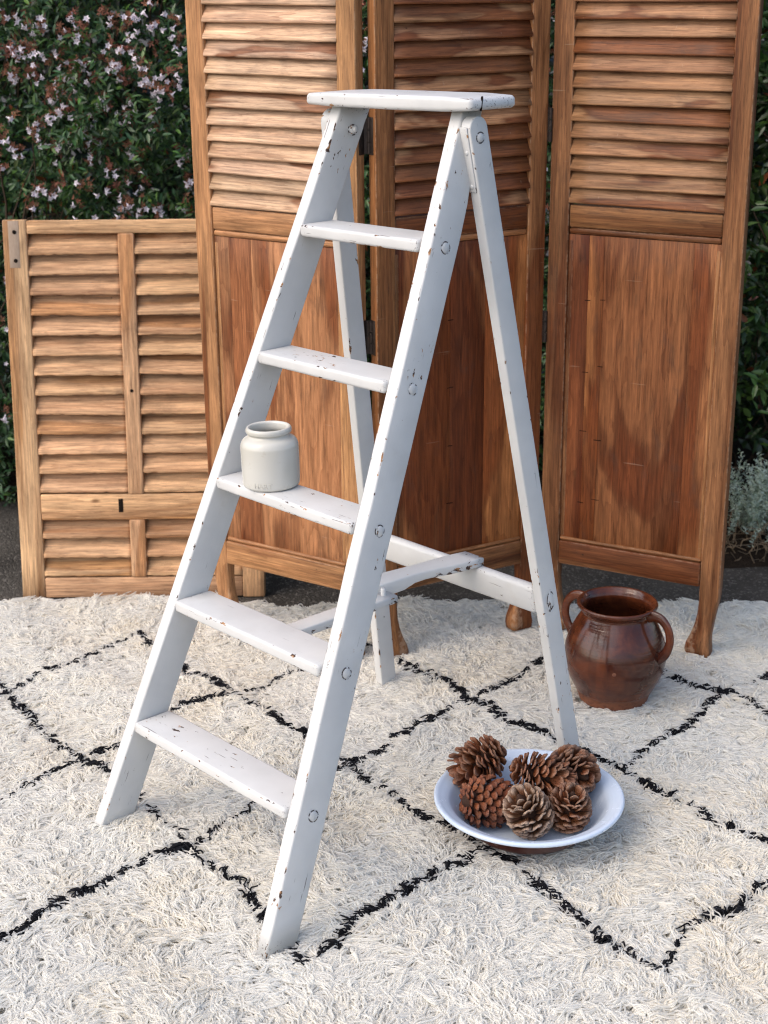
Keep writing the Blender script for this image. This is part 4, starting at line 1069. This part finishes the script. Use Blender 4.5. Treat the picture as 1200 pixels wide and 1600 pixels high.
def _core(g, tc, p, oi): g.base((0.045, 0.022, 0.014), 0.8, 0.2)
M_CORE = simple('cone_core', _core)
def pine_cone(label, pos, axis, Lc, rad, n, tint, tipw, closed=False, spin=0.0):
    ax = Vector(axis).normalized(); a = ax.orthogonal().normalized(); b = ax.cross(a)
    c = Vector(pos) - ax * Lc * .46
    t = thing('pine_cone', label, 'pine cone', mw=frame(c, a, b, ax), group='pine cones in the enamel basin')
    link('core', core_mesh(Lc * .92, rad * (.62 if closed else .36)), M_CORE, t)
    el = Lc / 2
    for i in range(n):
        if random.random() < .05: continue
        f = (i + .5) / n
        ct = 1 - 2 * (.015 + .965 * f); th = math.acos(ct); sn = math.sin(th)
        ang = i * 2.399963 + spin
        er = Vector((math.cos(ang), math.sin(ang), 0)); ez = Vector((0, 0, 1))
        taper = 1 - .16 * f                                # a little slimmer towards the tip
        re = rad * sn ** .85 * taper; ze = el - el * ct
        cell = math.sqrt(4 * math.pi * rad * rad * 1.15 / n) * (1.0 if f < .75 else 1 - .9 * (f - .75))
        if closed:
            nrm = (er * (sn / rad) + ez * (-ct / el)).normalized(); tg = (er * ct * rad + ez * sn * el).normalized()
            xd = (tg * .80 + nrm * .52).normalized(); zd = (nrm * .80 - tg * .52).normalized()
            Ls = cell * 1.25; sw = cell * 1.12; tz = cell * 1.0
            root = er * (re * .94) + ez * ze - xd * Ls * .75
        else:
            zr = ze * .62 + Lc * .17 * (1 - f) - Lc * .02
            root = er * (re * .12) + ez * zr; end = er * (re * random.uniform(.96, 1.05)) + ez * (ze + Lc * .02)
            xd = end - root; Ls = xd.length; xd.normalize()
            zd = (ez - xd * xd.dot(ez) - er * .001).normalized() if f > .08 else (er * -1 - xd * xd.dot(er * -1)).normalized()
            sw = cell * 1.46; tz = cell * 1.7
        jx, jz = random.gauss(0, .10), random.gauss(0, .11)
        yd = zd.cross(xd); xd = (xd + yd * jx + zd * jz).normalized(); zd = (zd - xd * zd.dot(xd)).normalized(); yd = zd.cross(xd)
        sw *= random.uniform(.84, 1.14)
        o = bpy.data.objects.new('scale', SC_C if closed else SC_O); COL.objects.link(o); o.parent = t
        o.matrix_basis = frame(root, xd * Ls, yd * sw, zd * tz)
        k = random.uniform(.78, 1.2); o.color = (tint[0] * k, tint[1] * k * random.uniform(.94, 1.06), tint[2] * k, tipw * random.uniform(.5, 1))
    return t
BX, BY = 0.271, 2.590
RB = (0.215, 0.078, 0.030)
pine_cone('large open pine cone at the back left, its tip hanging out over the rim', (BX - .090, BY + .085, .102), (-.80, -.42, -.30), .122, .051, 108, (0.21, 0.068, 0.025), .25)
pine_cone('tightly closed reddish pine cone at the front left', (BX - .078, BY - .002, .064), (.72, .30, -.20), .114, .054, 135, (0.22, 0.062, 0.022), .18, True, 1.0)
pine_cone('long pine cone lying across the middle on top of the others', (BX + .024, BY + .026, .104), (.90, -.36, -.08), .134, .046, 112, (0.20, 0.064, 0.024), .28, False, 2.0)
pine_cone('dark open pine cone at the back right with its tip facing out', (BX + .090, BY + .062, .094), (.42, -.80, .12), .110, .051, 98, (0.165, 0.055, 0.023), .30, False, .4)
pine_cone('greyish weathered pine cone with pale scale edges at the very front', (BX - .004, BY - .052, .068), (-.40, -.22, .80), .112, .050, 102, (0.205, 0.090, 0.043), .85, False, 3.0)
pine_cone('small upright pine cone at the front right below the dark one', (BX + .073, BY - .030, .062), (.10, -.30, .90), .102, .046, 94, (0.185, 0.064, 0.026), .4, False, 4.0)
